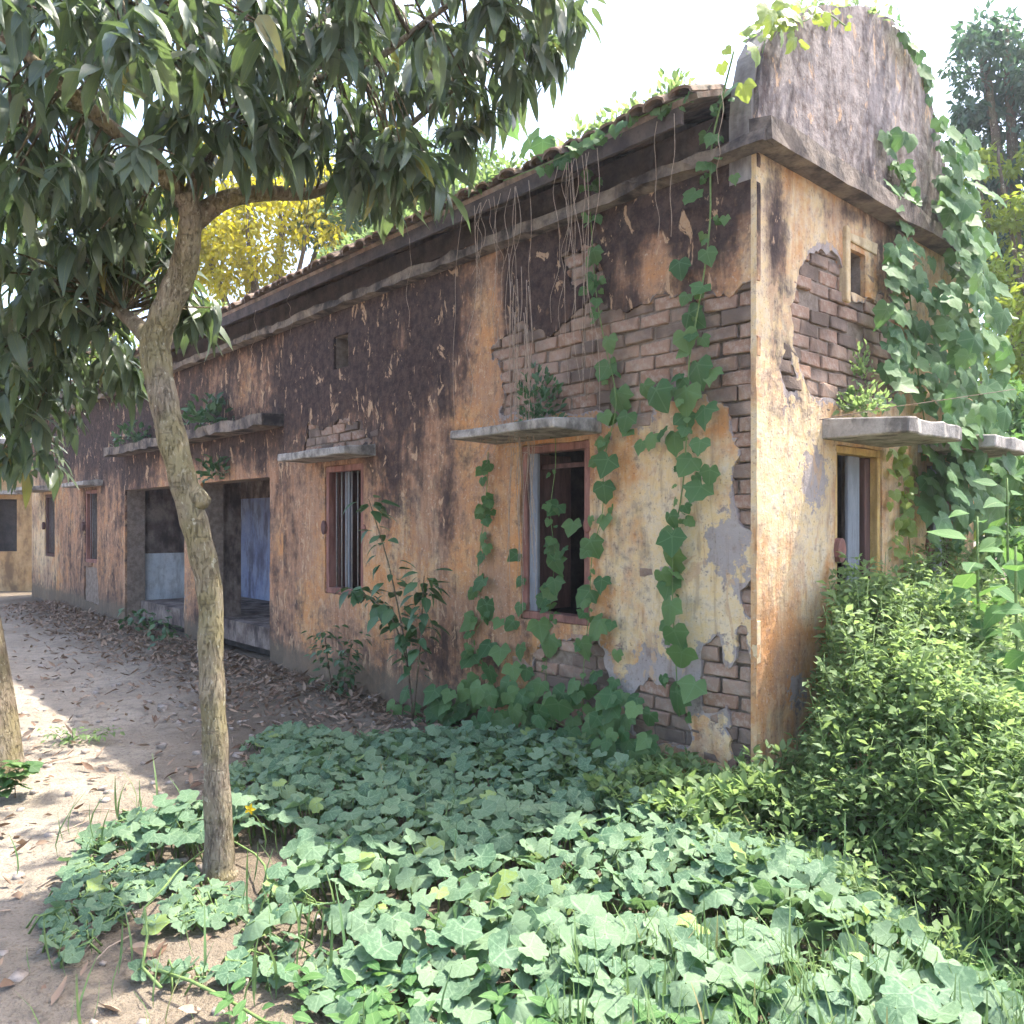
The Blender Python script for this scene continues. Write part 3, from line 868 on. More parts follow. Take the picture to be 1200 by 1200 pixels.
# --- sunshades
def sunshade(axis_y, a0, a1, z0, z1, out, inner=0.10):
    V, F = [], []
    n = 7
    for i in range(n + 1):
        a = a0 + (a1 - a0) * i / n
        j = lambda s=.012: random.uniform(-s, s)
        o = out + j(.018)
        q = [(-o, z0 + j(.005) + .012), (-o + j(.006), z1 + j(.006)), (-0.0, z1 + 0.03), (inner, z1 + 0.02), (inner, z0 + .01), (0.0, z0 + .006)]
        for d, z in q: V.append((d, a, z) if axis_y else (a, d, z))
    m_ = 6
    for i in range(n):
        for k in range(m_):
            x = i * m_ + k; y = i * m_ + (k + 1) % m_
            F.append((x, y, y + m_, x + m_))
    F.append(tuple(range(m_))); F.append(tuple(n * m_ + k for k in range(m_)))
    o = part_mesh("sunshade", (V, F), M['concrete'], house)
    b = o.modifiers.new("edge", 'BEVEL'); b.width = 0.008; b.segments = 1; b.limit_method = 'ANGLE'
    return o
sunshade(True, 1.10, 2.12, 2.125, 2.20, 0.42)
sunshade(True, 3.72, 4.95, 2.14, 2.22, 0.30)
sunshade(True, 12.0, 13.4, 2.16, 2.24, 0.22, 0.12)
sunshade(True, 14.85, 16.3, 2.16, 2.24, 0.45, 0.12)
sunshade(False, 0.725, 1.57, 2.055, 2.155, 0.48)
sunshade(False, 2.10, 3.05, 2.055, 2.155, 0.48)
ledge_long(5.56, 10.9, 2.57, 2.68, 0.20, REC + .01, "veranda_ledge", M['ledge'], 0.018, 0.16)

# --- windows
def frame(parent, a0, a1, z0, z1, d0, d1, w, axis_y, mat):
    mp = (lambda a, b, c, d, e, f_: (c, d, a, b, e, f_)) if axis_y else (lambda a, b, c, d, e, f_: (a, b, c, d, e, f_))
    for q in ((a0, a0 + w, z0 + w, z1 - w), (a1 - w, a1, z0 + w, z1 - w), (a0, a1, z1 - w, z1), (a0, a1, z0, z0 + w)):
        m_ = MB(); m_.box(*mp(q[0], q[1], d0, d1, q[2], q[3]), jit=0.002); m_.build("frame", mat, parent, bevel=0.004)
def win_empty(name="window"):
    e = bpy.data.objects.new(name, None); COL.objects.link(e); e.parent = house; e.empty_display_size = .1
    return e
def bars(parent, a0, a1, n, z0, z1, d, axis_y):
    for i in range(n):
        a = a0 + (a1 - a0) * (i + 0.5) / n + random.uniform(-.006, .006)
        m_ = MB(); p0 = (d, a, z0) if axis_y else (a, d, z0); p1 = (d, a, z1) if axis_y else (a, d, z1)
        m_.tube([p0, p1], 0.0065, 6); m_.build("bar", M['iron'], parent, True)
def disc(parent, c, r, axis_y, mat, name="shutter_catch"):
    m_ = MB(); x, y, z = c
    pts = [(x - 0.03, y, z), (x - .024, y, z), (x + 0.02, y, z)] if axis_y else [(x, y - .03, z), (x, y - .024, z), (x, y + .02, z)]
    m_.tube(pts, [r * .8, r, r], 12)
    o = m_.build(name, mat, parent)
    for v in o.data.vertices: v.co.z = z + (v.co.z - z) * 1.5
    return o
# window 1
w = win_empty(); a0, a1, z0, z1 = W1
frame(w, a0 + .002, a1 - .002, z0 + .002, z1 - .002, 0.012, 0.115, 0.052, True, M['redwood'])
m_ = MB(); m_.box(0.075, 0.42, a1 - 0.085, a1 - 0.056, z0 + .055, z1 - .055); m_.build("shutter", M['brownwood'], w, bevel=.004)
m_ = MB(); m_.box(0.03, 0.06, a1 - 0.135, a1 - 0.056, z0 + .055, z1 - .055); m_.build("shutter_post", M['greywood'], w, bevel=.004)
m_ = MB(); m_.box(0.11, 0.14, a0 + .055, a1 - .10, z1 - .16, z1 - .13); m_.build("rail", M['brownwood'], w)
disc(w, (0.03, a0 + .02, 1.55), .035, True, M['redwood'])
# window 2
w = win_empty(); a0, a1, z0, z1 = W2
frame(w, a0 + .002, a1 - .002, z0 + .002, z1 - .002, 0.014, 0.10, 0.055, True, M['redwood'])
m_ = MB(); m_.box(0.11, 0.40, a1 - 0.08, a1 - 0.05, z0 + .055, z1 - .055); m_.build("shutter", M['brownwood'], w, bevel=.004)
m_ = MB(); m_.box(0.12, 0.16, a1 - 0.25, a1 - 0.17, z0 + .055, z1 - .055); m_.build("shutter_post", M['greywood'], w, bevel=.004)
bars(w, a0 + .06, a1 - .06, 6, z0 + .05, z1 - .05, 0.07, True)
disc(w, (0.02, a1 + .02, 1.52), .045, True, M['brownwood'])
disc(w, (0.02, a0 - .015, 1.50), .035, True, M['redwood'])
for (W_, mat_) in ((W3, M['brownwood']), (W4, M['brownwood'])):
    w = win_empty(); a0, a1, z0, z1 = W_
    frame(w, a0 + .002, a1 - .002, z0 + .002, z1 - .002, REC + .02, REC + .12, 0.06, True, M['redwood'] if W_ is W3 else M['brownwood'])
    bars(w, a0 + .06, a1 - .06, 6, z0 + .05, z1 - .05, REC + 0.07, True)
    disc(w, (REC - .01, a1 + .02, 1.5), .05, True, M['brownwood'])
# gable windows
for W_ in (G1, G2):
    w = win_empty(); a0, a1, z0, z1 = W_
    frame(w, a0 + .002, a1 - .002, z0 + .002, z1 - .002, 0.014, 0.10, 0.045, False, M['yellow'])
    m_ = MB(); m_.box(a0 + .27, a0 + .43, 0.055, 0.078, z0 + .05, z1 - .05); m_.build("shutter_post", M['greywood'], w, bevel=.004)
    m_ = MB(); m_.box(a1 - .13, a1 - .05, 0.06, 0.10, z0 + .05, z1 - .05); m_.build("shutter", M['brownwood'], w, bevel=.004)
    disc(w, (a0 + .03, 0.0, 1.40), .05, False, M['redwood'])
# raised plaster strip beside the gable vent
m_ = MB(); m_.box(GV[0] - .085, GV[0] - .025, -0.016, 0.030, 2.92, 3.38, jit=.01); m_.build("vent_strip", M['palestrip'], house, bevel=.006)
m_ = MB(); m_.box(GV[0] - .02, GV[1] + .16, -0.008, 0.030, 3.31, 3.37, jit=.012); m_.build("vent_strip", M['palestrip'], house, bevel=.006)

# --- veranda: pillar, back wall, plinth
m_ = MB(); m_.box(0.385, 0.62, 7.90, 8.36, -0.2, 3.30); m_.build("pier_core", M['dirtywall'], house)
part_mesh("back_wall", holed_wall(5.73, 9.0, 0.12, 3.39, [(6.6, 7.4, -1, 2.05)], 1.75, 1.95, lambda u, d, z: (d, u, z)), M['dirtywall'], house)
part_mesh("back_wall_dado", holed_wall(9.0, 10.94, 0.12, 1.95, [], 1.75, 1.95, lambda u, d, z: (d, u, z)), M['blue'], house)
part_mesh("back_wall", holed_wall(9.0, 10.94, 1.95, 3.39, [], 1.752, 1.948, lambda u, d, z: (d, u, z)), M['dirtywall'], house)
part_mesh("veranda_plinth", holed_wall(5.93, 10.84, 0.3, 1.74, [], 0.11, 0.36, lambda u, d, z: (z, u, d)), M['dirtywall'], house)

# ------------------------------------------------------------------ far building at the end of the lane
far = empty("far_building", (-10.4, 18.6, 0), R(4))
tag(far, "far ochre stained building at the end of the path behind the leaves", "building")
part_mesh("wall", holed_wall(-9.0, 0.0, -0.2, 3.3, [(-1.5, -0.9, 0.9, 2.1), (-4.2, -3.2, -.1, 2.1)], 0.0, 0.3, lambda u, d, z: (u, d, z)), M['farwall'], far)
m_ = MB(); m_.box(-9, 0, 0.31, 4.0, -0.1, 3.2); m_.build("room_block", M['inner'], far)  # solid block whose near-black colour stands in for the unlit room
m_ = MB(); m_.box(-9.3, 0.25, -0.45, 4.2, 3.31, 3.45); m_.build("roof", M['concrete'], far, bevel=.02)
m_ = MB(); m_.box(-1.7, -0.7, -0.4, -0.002, 2.2, 2.28); m_.build("sunshade", M['concrete'], far)

# ------------------------------------------------------------------ leaves: templates and placing
def tmpl_fan(outline, mid=0.55, cup=0.12, ridge=0.05):
    """outline: list of (x,y) round a leaf with origin at the petiole point; two rings"""
    O = np.array(outline); n = len(O)
    c = np.array([0.0, 0.12 * O[:, 1].max()])
    ring = c + (O - c) * mid
    r = np.hypot(O[:, 0] - c[0], O[:, 1] - c[1])
    V = [(c[0], c[1], 0.0)]
    for i in range(n): V.append((ring[i][0], ring[i][1], cup * mid * mid * r[i] * r[i] - (ridge if i % 2 else 0) * r[i]))
    for i in range(n): V.append((O[i][0], O[i][1], cup * r[i] * r[i] * 0.6 - (ridge * 1.2 if i % 2 else 0) * r[i]))
    F = []
    for i in range(n):
        j = (i + 1) % n
        F.append((0, 1 + i, 1 + j)); F.append((1 + i, 1 + n + i, 1 + n + j)); F.append((1 + i, 1 + n + j, 1 + j))
    V = np.array(V)
    return V, np.array(F), V[:, :2].copy() - c
def pumpkin_outline(seed):
    r_ = random.Random(seed); out = []
    n = 24
    for i in range(n):
        a = -math.pi + 2 * math.pi * (i + 0.5) / n          # 0 = tip direction
        lobe = 0.41 + r_.choice((.06, .085, .10)) * abs(math.cos(2.5 * a)) ** 1.1
        if abs(a) > 2.75: lobe = 0.16
        elif abs(a) > 2.5: lobe = 0.40
        lobe *= r_.uniform(0.90, 1.07)
        out.append((math.sin(a) * lobe * 1.08, math.cos(a) * lobe + 0.12))
    return out
def heart_outline(seed):
    r_ = random.Random(seed)
    half = [(0.0, 0.02), (0.12, -0.12), (0.28, -0.16), (0.42, -0.06), (0.50, 0.10), (0.56, 0.30), (0.42, 0.42), (0.32, 0.60), (0.14, 0.76), (0.0, 0.93)]
    k = r_.uniform(-.6, 1.0)
    L = []
    for j, (x, y) in enumerate(half):
        if j == 5: x += .05 * k
        if j == 6: x -= .04 * k
        L.append((x * r_.uniform(.93, 1.07), y * r_.uniform(.95, 1.05)))
    Rr = [(-x * r_.uniform(.9, 1.08), y + r_.uniform(-.03, .03)) for x, y in L[-2:0:-1]]
    return L + Rr
def lance(nseg, width, droop, wav=0.0, fold=0.25, peak=0.45):
    V, F, UVl = [], [], []
    for i in range(nseg + 1):
        t = i / nseg
        w = width * (math.sin(math.pi * min(1, (t ** 0.75))) ** 0.85) if 0 < i < nseg else 0.004
        z = -droop * t * t; y = t * (1 - 0.25 * droop * t)
        wv = wav * math.sin(t * 9)
        V += [(-w, y, z + fold * w + wv), (0, y, z), (w, y, z + fold * w - wv)]
        UVl += [(-w / width, t), (0, t), (w / width, t)]
    for i in range(nseg):
        a = i * 3
        F += [(a, a + 1, a + 4), (a, a + 4, a + 3), (a + 1, a + 2, a + 5), (a + 1, a + 5, a + 4)]
    return np.array(V), np.array(F), np.array(UVl)
T_PUMP = [tmpl_fan(pumpkin_outline(i), 0.55, c_, 0.06) for i, c_ in enumerate((0.35, -0.35, 0.10, -0.7, 0.6, -0.1, 0.3, -0.9, 1.0, -1.2, -.5, .8))]
T_HEART = [tmpl_fan(heart_outline(i), 0.5, c_, 0.06) for i, c_ in enumerate((-0.35, -0.75, 0.25, -0.15, -1.0, -.5, 0.5))]
T_MANGO = [lance(5, 0.13, d_, w_) for d_, w_ in ((0.15, .01), (0.35, .015), (0.55, .01), (0.25, -.02))]
T_OVATE = [lance(4, 0.24, d_, .01, 0.2) for d_ in (0.1, 0.3, 0.5)]
T_SMALL = [lance(3, 0.25, d_, .0, 0.3) for d_ in (0.1, 0.3)]
T_TINY = [lance(2, 0.24, d_, .0, 0.25) for d_ in (0.1, 0.3)]
T_BLADE = [lance(4, 0.022, d_, .0, 0.2) for d_ in (0.2, 0.6, 0.9)]
T_DRY = [lance(3, 0.20, d_, .05, 0.6) for d_ in (-0.3, 0.3, -0.6)]

def basis(tip, normal):
    y0, y1, y2 = float(tip[0]), float(tip[1]), float(tip[2])
    l = math.sqrt(y0 * y0 + y1 * y1 + y2 * y2) + 1e-9
    y0 /= l; y1 /= l; y2 /= l
    n0, n1, n2 = float(normal[0]), float(normal[1]), float(normal[2])
    d = n0 * y0 + n1 * y1 + n2 * y2
    n0 -= d * y0; n1 -= d * y1; n2 -= d * y2
    l = math.sqrt(n0 * n0 + n1 * n1 + n2 * n2)
    if l < 1e-4:
        n0, n1, n2 = y1 * .2 - y2 * .3, y2 - y0 * .2, y0 * .3 - y1
        l = math.sqrt(n0 * n0 + n1 * n1 + n2 * n2)
    n0 /= l; n1 /= l; n2 /= l
    return np.array(((y1 * n2 - y2 * n1, y0, n0), (y2 * n0 - y0 * n2, y1, n1), (y0 * n1 - y1 * n0, y2, n2)))   # columns
class Leaves:
    """a list of leaves (template, position, tip, normal, size) that become objects or one mesh"""
    def __init__(s, temps): s.t = temps; s.L = []
    def add(s, pos, tip, normal, size, rnd=None, ti=None, wide=1.0):
        s.L.append((ti if ti is not None else random.randrange(len(s.t)), np.array(pos, float), basis(tip, normal), size, random.random() if rnd is None else rnd, wide))
    def mesh(s, name, mat, items=None, smooth=True):
        items = s.L if items is None else items
        Vs, Fs, Us, Rs = [], [], [], []; b = 0
        for ti, p, B, sz, rn, wd in items:
            V, F, U_ = s.t[ti]
            Vs.append((V * np.array([wd, 1, 1]) * sz) @ B.T + p); Fs.append(F + b); Us.append(U_); Rs.append(np.full(len(V), rn)); b += len(V)
        return mesh_np(name, np.concatenate(Vs), np.concatenate(Fs).astype(np.int32), smooth, np.concatenate(Us), {"rnd": np.concatenate(Rs)}, mat)
    def build(s, parent, mat, n_ind=300, name="leaf", rest="leaf_mass", origin=(0, 0, 0), campos=(0, 0, CAM_H), variants=3):
        """the n_ind that show largest as objects of their own, the rest as one mesh of the thing"""
        org = np.array(origin)
        if not s.L: return
        def vis(it):
            p = it[1]; dep = p[1]
            if dep < 0.6: return 0
            px = 600 + 952 * p[0] / dep; py = 612 - 952 * (p[2] - CAM_H) / dep
            if px < -20 or px > 1220 or py < -20 or py > 1220: return 0.001 * it[3] / dep
            return it[3] / dep
        items = sorted(s.L, key=vis, reverse=True)
        ind, rem = items[:n_ind], items[n_ind:]
        key = "_lm_" + mat.name + name
        cache = {}
        for ti, p, B, sz, rn, wd in ind:
            k = (ti, int(rn * variants))
            if k not in cache:
                V, F, U_ = s.t[ti]
                cache[k] = mesh_np(name, V, F.astype(np.int32), True, U_, {"rnd": np.full(len(V), rn)}, mat)
            o = bpy.data.objects.new(name, cache[k]); COL.objects.link(o); o.parent = parent
            M4 = Matrix.Identity(4)
            Bs = B * sz; Bs = Bs * np.array([wd, 1, 1])
            for r_ in range(3):
                for c_ in range(3): M4[r_][c_] = Bs[r_, c_]
                M4[r_][3] = p[r_] - org[r_]
            o.matrix_local = M4
        if rem:
            rem2 = [(a, p - org, B, sz, rn, wd) for a, p, B, sz, rn, wd in rem]
            o = link(rest, s.mesh(rest, mat, rem2), parent)
            o["kind"] = "stuff"
def rdir(zlo=-1, zhi=1):
    a = random.uniform(0, 2 * math.pi); z = random.uniform(zlo, zhi); r = math.sqrt(max(0, 1 - z * z))
    return np.array([r * math.cos(a), r * math.sin(a), z])
TOCAM = lambda p: np.array([-p[0], -p[1], CAM_H - p[2]]) / max(1e-6, math.sqrt(p[0] ** 2 + p[1] ** 2 + (CAM_H - p[2]) ** 2))
NL = np.array([-VX, -VY, 0.0])      # outward from the long wall
NG = np.array([-UX, -UY, 0.0])      # outward from the gable
Zv = np.array([0, 0, 1.0])

def tubes_obj(name, paths, mat, parent, origin=(0, 0, 0), n=5):
    m_ = MB()
    for pts, r0, r1 in paths:
        k = len(pts)
        m_.tube([Vector(p) - Vector(origin) for p in pts], [r0 + (r1 - r0) * i / (k - 1) for i in range(k)], n)
    return m_.build(name, mat, parent, True)

# ------------------------------------------------------------------ mango tree in the foreground
MD = 3.58
mt_base = at(258, 1030, MD); mt_base.z = 0
mango = empty("mango_tree", mt_base)
tag(mango, "slim bent mango tree with mossy trunk and long drooping leaves in the foreground", "tree")
ORG = tuple(mt_base)
tr = [(258, 1052, 31), (258, 1030, 23), (257, 1003, 18), (253, 900, 14.8), (248, 790, 14.3), (246, 700, 14), (233, 635, 15.2), (213, 560, 15.8), (194, 480, 16.5), (182, 410, 18), (192, 372, 16), (214, 318, 15.5), (222, 280, 13), (223, 250, 12.5), (216, 225, 12)]
dd = [0, 0, 0, 0, .02, .03, 0, -.02, 0, .03, .02, 0, -.04, -.06, -.1]
pts = [tuple(at(x, y, MD + d_)) + (r_ / 952 * MD,) for (x, y, r_), d_ in zip(tr, dd)]
sp_ = spline(pts, 6)
m_ = MB(); m_.tube([Vector(p[:3]) - mt_base for p in sp_], [p[3] * (1 + 0.05 * math.sin(i * 1.7)) for i, p in enumerate(sp_)], 18)
trunk = m_.build("trunk", M['bark'], mango, True)
for v in trunk.data.vertices:
    q = v.co; k = float(fbm(np.array([q.x * 9 + q.y * 7]), np.array([q.z * 5]), 4)[0]) - .5
    c_ = 1 + 0.0
    v.co += Vector((q.x * 0, 0, 0)) + Vector(rdir()) * 0.0012 + Vector((k * .012, k * .01, 0))
# knot on the trunk
kb = at(238, 588, MD - .02) - mt_base
m_ = MB(); m_.tube([at(224, 580, MD) - mt_base, at(234, 586, MD - .02) - mt_base, at(241, 590, MD - .03) - mt_base, at(243, 592, MD - .03) - mt_base], [.06, .047, .033, .012], 10)
m_.build("knot", M['bark'], mango, True)
limbs = [
    [(222, 262, 0, 14), (262, 235, .05, 11), (310, 226, .15, 9.5), (370, 225, .3, 7), (430, 190, .45, 5), (500, 130, .5, 3.5), (590, 60, .4, 2.5)],
    [(216, 236, -.05, 12), (172, 182, -.2, 9), (130, 150, -.3, 8), (98, 122, -.4, 8), (60, 88, -.5, 6), (0, 40, -.6, 5), (-80, -20, -.7, 4)],
    [(98, 122, -.4, 7), (115, 85, -.5, 5.5), (135, 30, -.55, 4.5), (160, -50, -.6, 4), (200, -150, -.5, 3)],
    [(110, 132, -.36, 6), (60, 112, -.35, 5.5), (0, 95, -.3, 4.5), (-70, 60, -.3, 3)],
    [(220, 240, -.05, 10), (250, 170, .0, 8), (300, 100, .1, 6), (380, 20, .2, 5), (450, -80, .3, 4), (560, -160, .4, 3)],
    [(182, 402, 0, 14), (150, 372, .25, 9), (120, 352, .5, 7), (60, 330, .8, 5), (0, 330, 1.0, 4), (-60, 300, 1.2, 3)],
    [(120, 352, .5, 6), (90, 400, .8, 5), (60, 450, 1.0, 4), (20, 500, 1.1, 3)],
    [(262, 150, .0, 6), (330, 110, 1.0, 5), (390, 60, 2.0, 4), (420, -10, 2.8, 3), (400, -80, 3.4, 2.5)],  # limb added to carry the whorls that dapple the roof shadow
    [(300, 100, .1, 5), (420, 80, -.1, 4), (520, 10, -.2, 3), (640, -60, -.2, 2.5)],
]
limb_pts = []
for L in limbs:
    q = [tuple(at(x, y, MD + d_)) + (r_ / 952 * MD,) for x, y, d_, r_ in L]
    s_ = spline(q, 5)
    m_ = MB(); m_.tube([Vector(p[:3]) - mt_base for p in s_], [p[3] for p in s_], 9)
    m_.build("limb", M['bark'], mango, True)
    limb_pts += [Vector(p[:3]) for p in s_[3:]]
# leaf whorls: volumes (px,py,depth, half widths in m, count)
ml = Leaves(T_MANGO)
twigs = []
def whorl(c, n, size, droop=0.9):
    c = Vector(c)
    q = min(limb_pts, key=lambda p: (p - c).length_squared)
    if (q - c).length > 0.05:
        mid = (q + c) / 2 + Vector((0, 0, 0.10 * (q - c).length))
        twigs.append(([q, mid, c], 0.007, 0.0035))
    for i in range(n):
        a = 2 * math.pi * i / n * 1.618 * 2 + random.uniform(-.4, .4)
        dwn = random.uniform(0.2, 1.9) * droop
        tip = np.array([math.cos(a), math.sin(a), -dwn])
        nrm = Zv * 0.8 + np.array([math.cos(a), math.sin(a), 0]) * dwn * 0.7 + rdir() * 0.35
        ml.add(np.array(c) + rdir() * random.uniform(.01, .07), tip + rdir() * .35, nrm + rdir() * .3, size * random.uniform(0.45, 1.2), wide=random.uniform(.8, 1.25))
vols = [ # px, py, depth, rx, ry(depth), rz, count
    (60, 40, 3.0, .45, .5, .30, 26), (190, 40, 3.2, .45, .6, .26, 24), (330, 60, 3.4, .45, .6, .30, 28), (450, 70, 3.6, .40, .6, .32, 26), (540, 60, 3.7, .30, .5, .28, 16),
    (610, 20, 3.6, .24, .4, .20, 10), (650, -10, 3.6, .20, .4, .16, 7), (420, 170, 3.7, .28, .35, .14, 13), (475, 175, 3.7, .18, .3, .14, 8), (340, 150, 3.5, .20, .3, .14, 9), (545, 120, 3.75, .14, .3, .14, 6),
    (40, 180, 3.3, .35, .5, .30, 22), (130, 250, 3.7, .32, .4, .28, 20), (30, 300, 3.8, .35, .5, .30, 24), (110, 330, 4.0, .35, .4, .25, 18), (175, 300, 3.9, .16, .3, .22, 8), (220, 350, 4.1, .12, .2, .10, 5), (245, 365, 4.1, .09, .2, .06, 3),
    (50, 420, 4.3, .30, .4, .28, 16), (30, 500, 4.5, .25, .3, .18, 8), (120, 420, 4.4, .22, .3, .20, 9), (150, 440, 4.6, .14, .3, .14, 5), (240, 150, 3.3, .28, .4, .18, 12), (590, 70, 3.7, .2, .4, .18, 9), (640, 25, 3.6, .22, .3, .13, 8), (480, 205, 3.75, .16, .25, .10, 7), (435, 215, 3.75, .16, .25, .10, 7), (300, 120, 3.4, .3, .4, .2, 12), (25, 525, 4.7, .2, .3, .14, 7), (100, 270, 3.9, .4, .4, .3, 14), (380, 110, 3.5, .35, .4, .2, 12), (20, 440, 4.4, .25, .3, .2, 9), (60, 230, 3.6, .4, .4, .3, 18), (20, 370, 3.9, .3, .3, .25, 14), (90, 380, 4.2, .3, .3, .2, 12), (140, 190, 3.5, .3, .3, .25, 12), (70, 470, 4.6, .22, .3, .15, 6), (230, 10, 2.7, .5, .3, .16, 9), (420, 0, 3.0, .4, .3, .16, 9), (90, 10, 2.5, .3, .3, .18, 7)]
for px, py, dp, rx, ry, rz, n in vols:
    c = at(px, py, dp)
    for _ in range(n):
        d_ = rdir() * (random.random() ** 0.4)
        p = (c.x + d_[0] * rx, c.y + d_[1] * ry, c.z + d_[2] * rz)
        whorl(p, random.randint(6, 14), random.uniform(0.15, 0.225))
# the showy whorl in front of the fork
pc = at(162, 172, 2.95)
for a_, l_ in ((-2.6, .11), (-2.2, .15), (-1.9, .17), (-1.55, .17), (-1.25, .19), (-.9, .17), (-.2, .14), (.4, .12), (2.7, .13), (2.2, .10)):
    tip = np.array([math.cos(a_), -0.35, math.sin(a_)])
    ml.add(pc, tip, np.array([0.1, -.8, .6]) + rdir() * .15, l_, 0.2, wide=1.35)
# crown above and beside the frame
for _ in range(70):
    p = (random.uniform(-3.6, 0.4), random.uniform(2.4, 5.2), random.uniform(4.0, 5.3))
    whorl(p, 10, 0.21)
for _ in range(70):  # extra whorls added to break the roof's ground shadow into dapples
    whorl((random.uniform(-2.5, -.3), random.uniform(5.3, 7.3), random.uniform(4.9, 6.2)), 10, .2)
for _ in range(60):
    p = (random.uniform(-4.4, -2.6), random.uniform(2.6, 4.8), random.uniform(2.3, 4.0))
    whorl(p, 10, 0.21)
ml.build(mango, M['mango'], 300, origin=ORG, rest="crown")
tubes_obj("twigs", twigs, M['bark2'], mango, ORG, 4)["kind"] = "stuff"

# second trunk at the left edge
b2 = ground_at(-6, 915)
tree2 = empty("neighbour_tree", b2)
tag(tree2, "mossy leaning tree trunk cut by the left picture edge", "tree")
q = [tuple(at(x, y, b2.y)) + (r_ / 952 * b2.y,) for x, y, r_ in ((-5, 930, 38), (-6, 900, 31), (-14, 830, 29), (-28, 740, 27), (-46, 640, 25), (-60, 520, 24), (-70, 400, 22), (-80, 250, 20), (-95, 60, 16), (-100, -60, 12))]
s_ = spline(q, 5)
m_ = MB(); m_.tube([Vector(p[:3]) - b2 for p in s_], [p[3] for p in s_], 16); m_.build("trunk", M['bark'], tree2, True)
l2 = Leaves(T_MANGO)
for _ in range(90):
    c = np.array(at(-100, -40, b2.y)) + rdir() * np.array([1.5, 1.5, .8]) * random.random() ** .4
    for i in range(10):
        a = random.uniform(0, 6.28); d_ = random.uniform(.2, 1.8)
        l2.add(c, (math.cos(a), math.sin(a), -d_), (math.cos(a), math.sin(a), .8), .2)
l2.build(tree2, M['mango'], 0, origin=tuple(b2), rest="crown")

# ------------------------------------------------------------------ background trees
def bg_tree(name, label, base, trunk_h, trunk_r, blobs, mat, leaf, n_leaf, group="trees beyond the building", bark='bark2', temps=T_TINY):
    base = Vector(base)
    e = empty(name, base); tag(e, label, "tree", group)
    m_ = MB()
    top = Vector((random.uniform(-.3, .3), random.uniform(-.3, .3), trunk_h))
    m_.tube([(0, 0, -0.2), (0.05, 0, trunk_h * .3), top * .7, top], [trunk_r * 1.25, trunk_r, trunk_r * .8, trunk_r * .6], 9)
    m_.build("trunk", M[bark], e, True)
    m_ = MB()
    for (bx, by, bz, r) in blobs:
        p = Vector((bx, by, bz)) - base
        m_.tube([top * .75, (top + p) / 2 + Vector((0, 0, -.2)), p, p + Vector((0, 0, r * .6))], [trunk_r * .5, trunk_r * .34, trunk_r * .2, .015], 6)
    m_.build("limb", M[bark], e, True)
    L = Leaves(temps)
    tot = sum(r ** 2 for *_, r in blobs)
    for (bx, by, bz, r) in blobs:
        n = int(n_leaf * r * r / tot)
        k = max(6, int(n / 45))
        cl = [np.array([bx, by, bz]) + rdir(-.7, 1) * r * random.uniform(.45, 1.05) * np.array([1, 1, .85]) for _ in range(k)]
        for i in range(n):
            c = cl[i % k]; d_ = rdir()
            p = c + d_ * r * 0.30 * random.random() ** .5
            L.add(p, d_ * .6 + rdir() * .6 + np.array([0, 0, -.4]), Zv + rdir() * .8, leaf * random.uniform(.7, 1.3))
    L.build(e, M[mat], 0, origin=tuple(base), rest="crown")
    return e
def blob(px, py, d, r): v = at(px, py, d); return (v.x, v.y, v.z, r)
bg_tree("gold_tree", "bright yellow-green sunlit tree behind the roof beside the mango trunk", (-4.6, 15.2, 0), 4.0, .16,
        [blob(290, 270, 14, .95), (*at(330, 235, 14.5), .95), blob(250, 310, 14, .8), blob(360, 275, 14, .8), blob(225, 250, 14, .8), blob(300, 320, 14, .8), blob(270, 200, 15, .9), blob(390, 230, 15, .8), blob(340, 190, 15.5, .8), blob(215, 320, 14.5, .8)], 'goldtree', .125, 11000)
bg_tree("green_tree", "green leafy tree behind the roof under the hanging mango leaves", (-2.6, 15.5, 0), 4.6, .18,
        [blob(440, 250, 15, 1.0), blob(490, 230, 15, .9), blob(400, 275, 14.5, .8), blob(540, 195, 15.5, .8), blob(455, 190, 15, .8)], 'greentree', .12, 9000)
bg_tree("lime_tree", "yellow-green tree at the far left behind the mango leaves", (-13.5, 20, 0), 3.5, .2,
        [blob(20, 440, 20, 1.5), blob(70, 420, 21, 1.4), blob(120, 390, 21, 1.4), blob(-40, 460, 20, 1.6), blob(170, 360, 20, 1.3), blob(60, 360, 21, 1.5), blob(130, 320, 21, 1.4)], 'limetree', .14, 5500)
bg_tree("tall_tree", "tall blue-green tree at the right edge behind the gable", (6.6, 10.4, 0), 4.5, .2,
        [blob(1180, 60, 10, .55), blob(1160, 110, 10, .55), blob(1210, 170, 10, .7), blob(1185, 230, 10, .6), blob(1150, 60, 10.3, .38), blob(1230, 90, 10, .6), blob(1190, 300, 10, .6), blob(1240, 300, 10, .9), blob(1130, 150, 10.5, .35)], 'darktree', .11, 11000)
bg_tree("lime_bush_tree", "small lime-green tree low behind the gable creeper", (6.4, 9.0, 0), 1.8, .09,
        [blob(1195, 400, 8.6, .5), blob(1180, 470, 8.4, .45), blob(1225, 440, 8.4, .6), blob(1170, 190, 9.4, .3), blob(1140, 190, 9.6, .28), blob(1165, 330, 9.0, .35), blob(1190, 250, 9.2, .4), blob(1160, 260, 9.3, .3), blob(1200, 340, 8.8, .45)], 'limetree', .10, 4500)
bg_tree("shade_tree", "dark tree far behind the right edge of the building", (9.5, 15, 0), 4.0, .2,
        [blob(1180, 380, 15, 1.2), blob(1230, 320, 15, 1.4), blob(1150, 450, 15, 1.2), blob(1240, 480, 14, 1.5), blob(1200, 560, 13, 1.2)], 'darktree', .13, 4000)

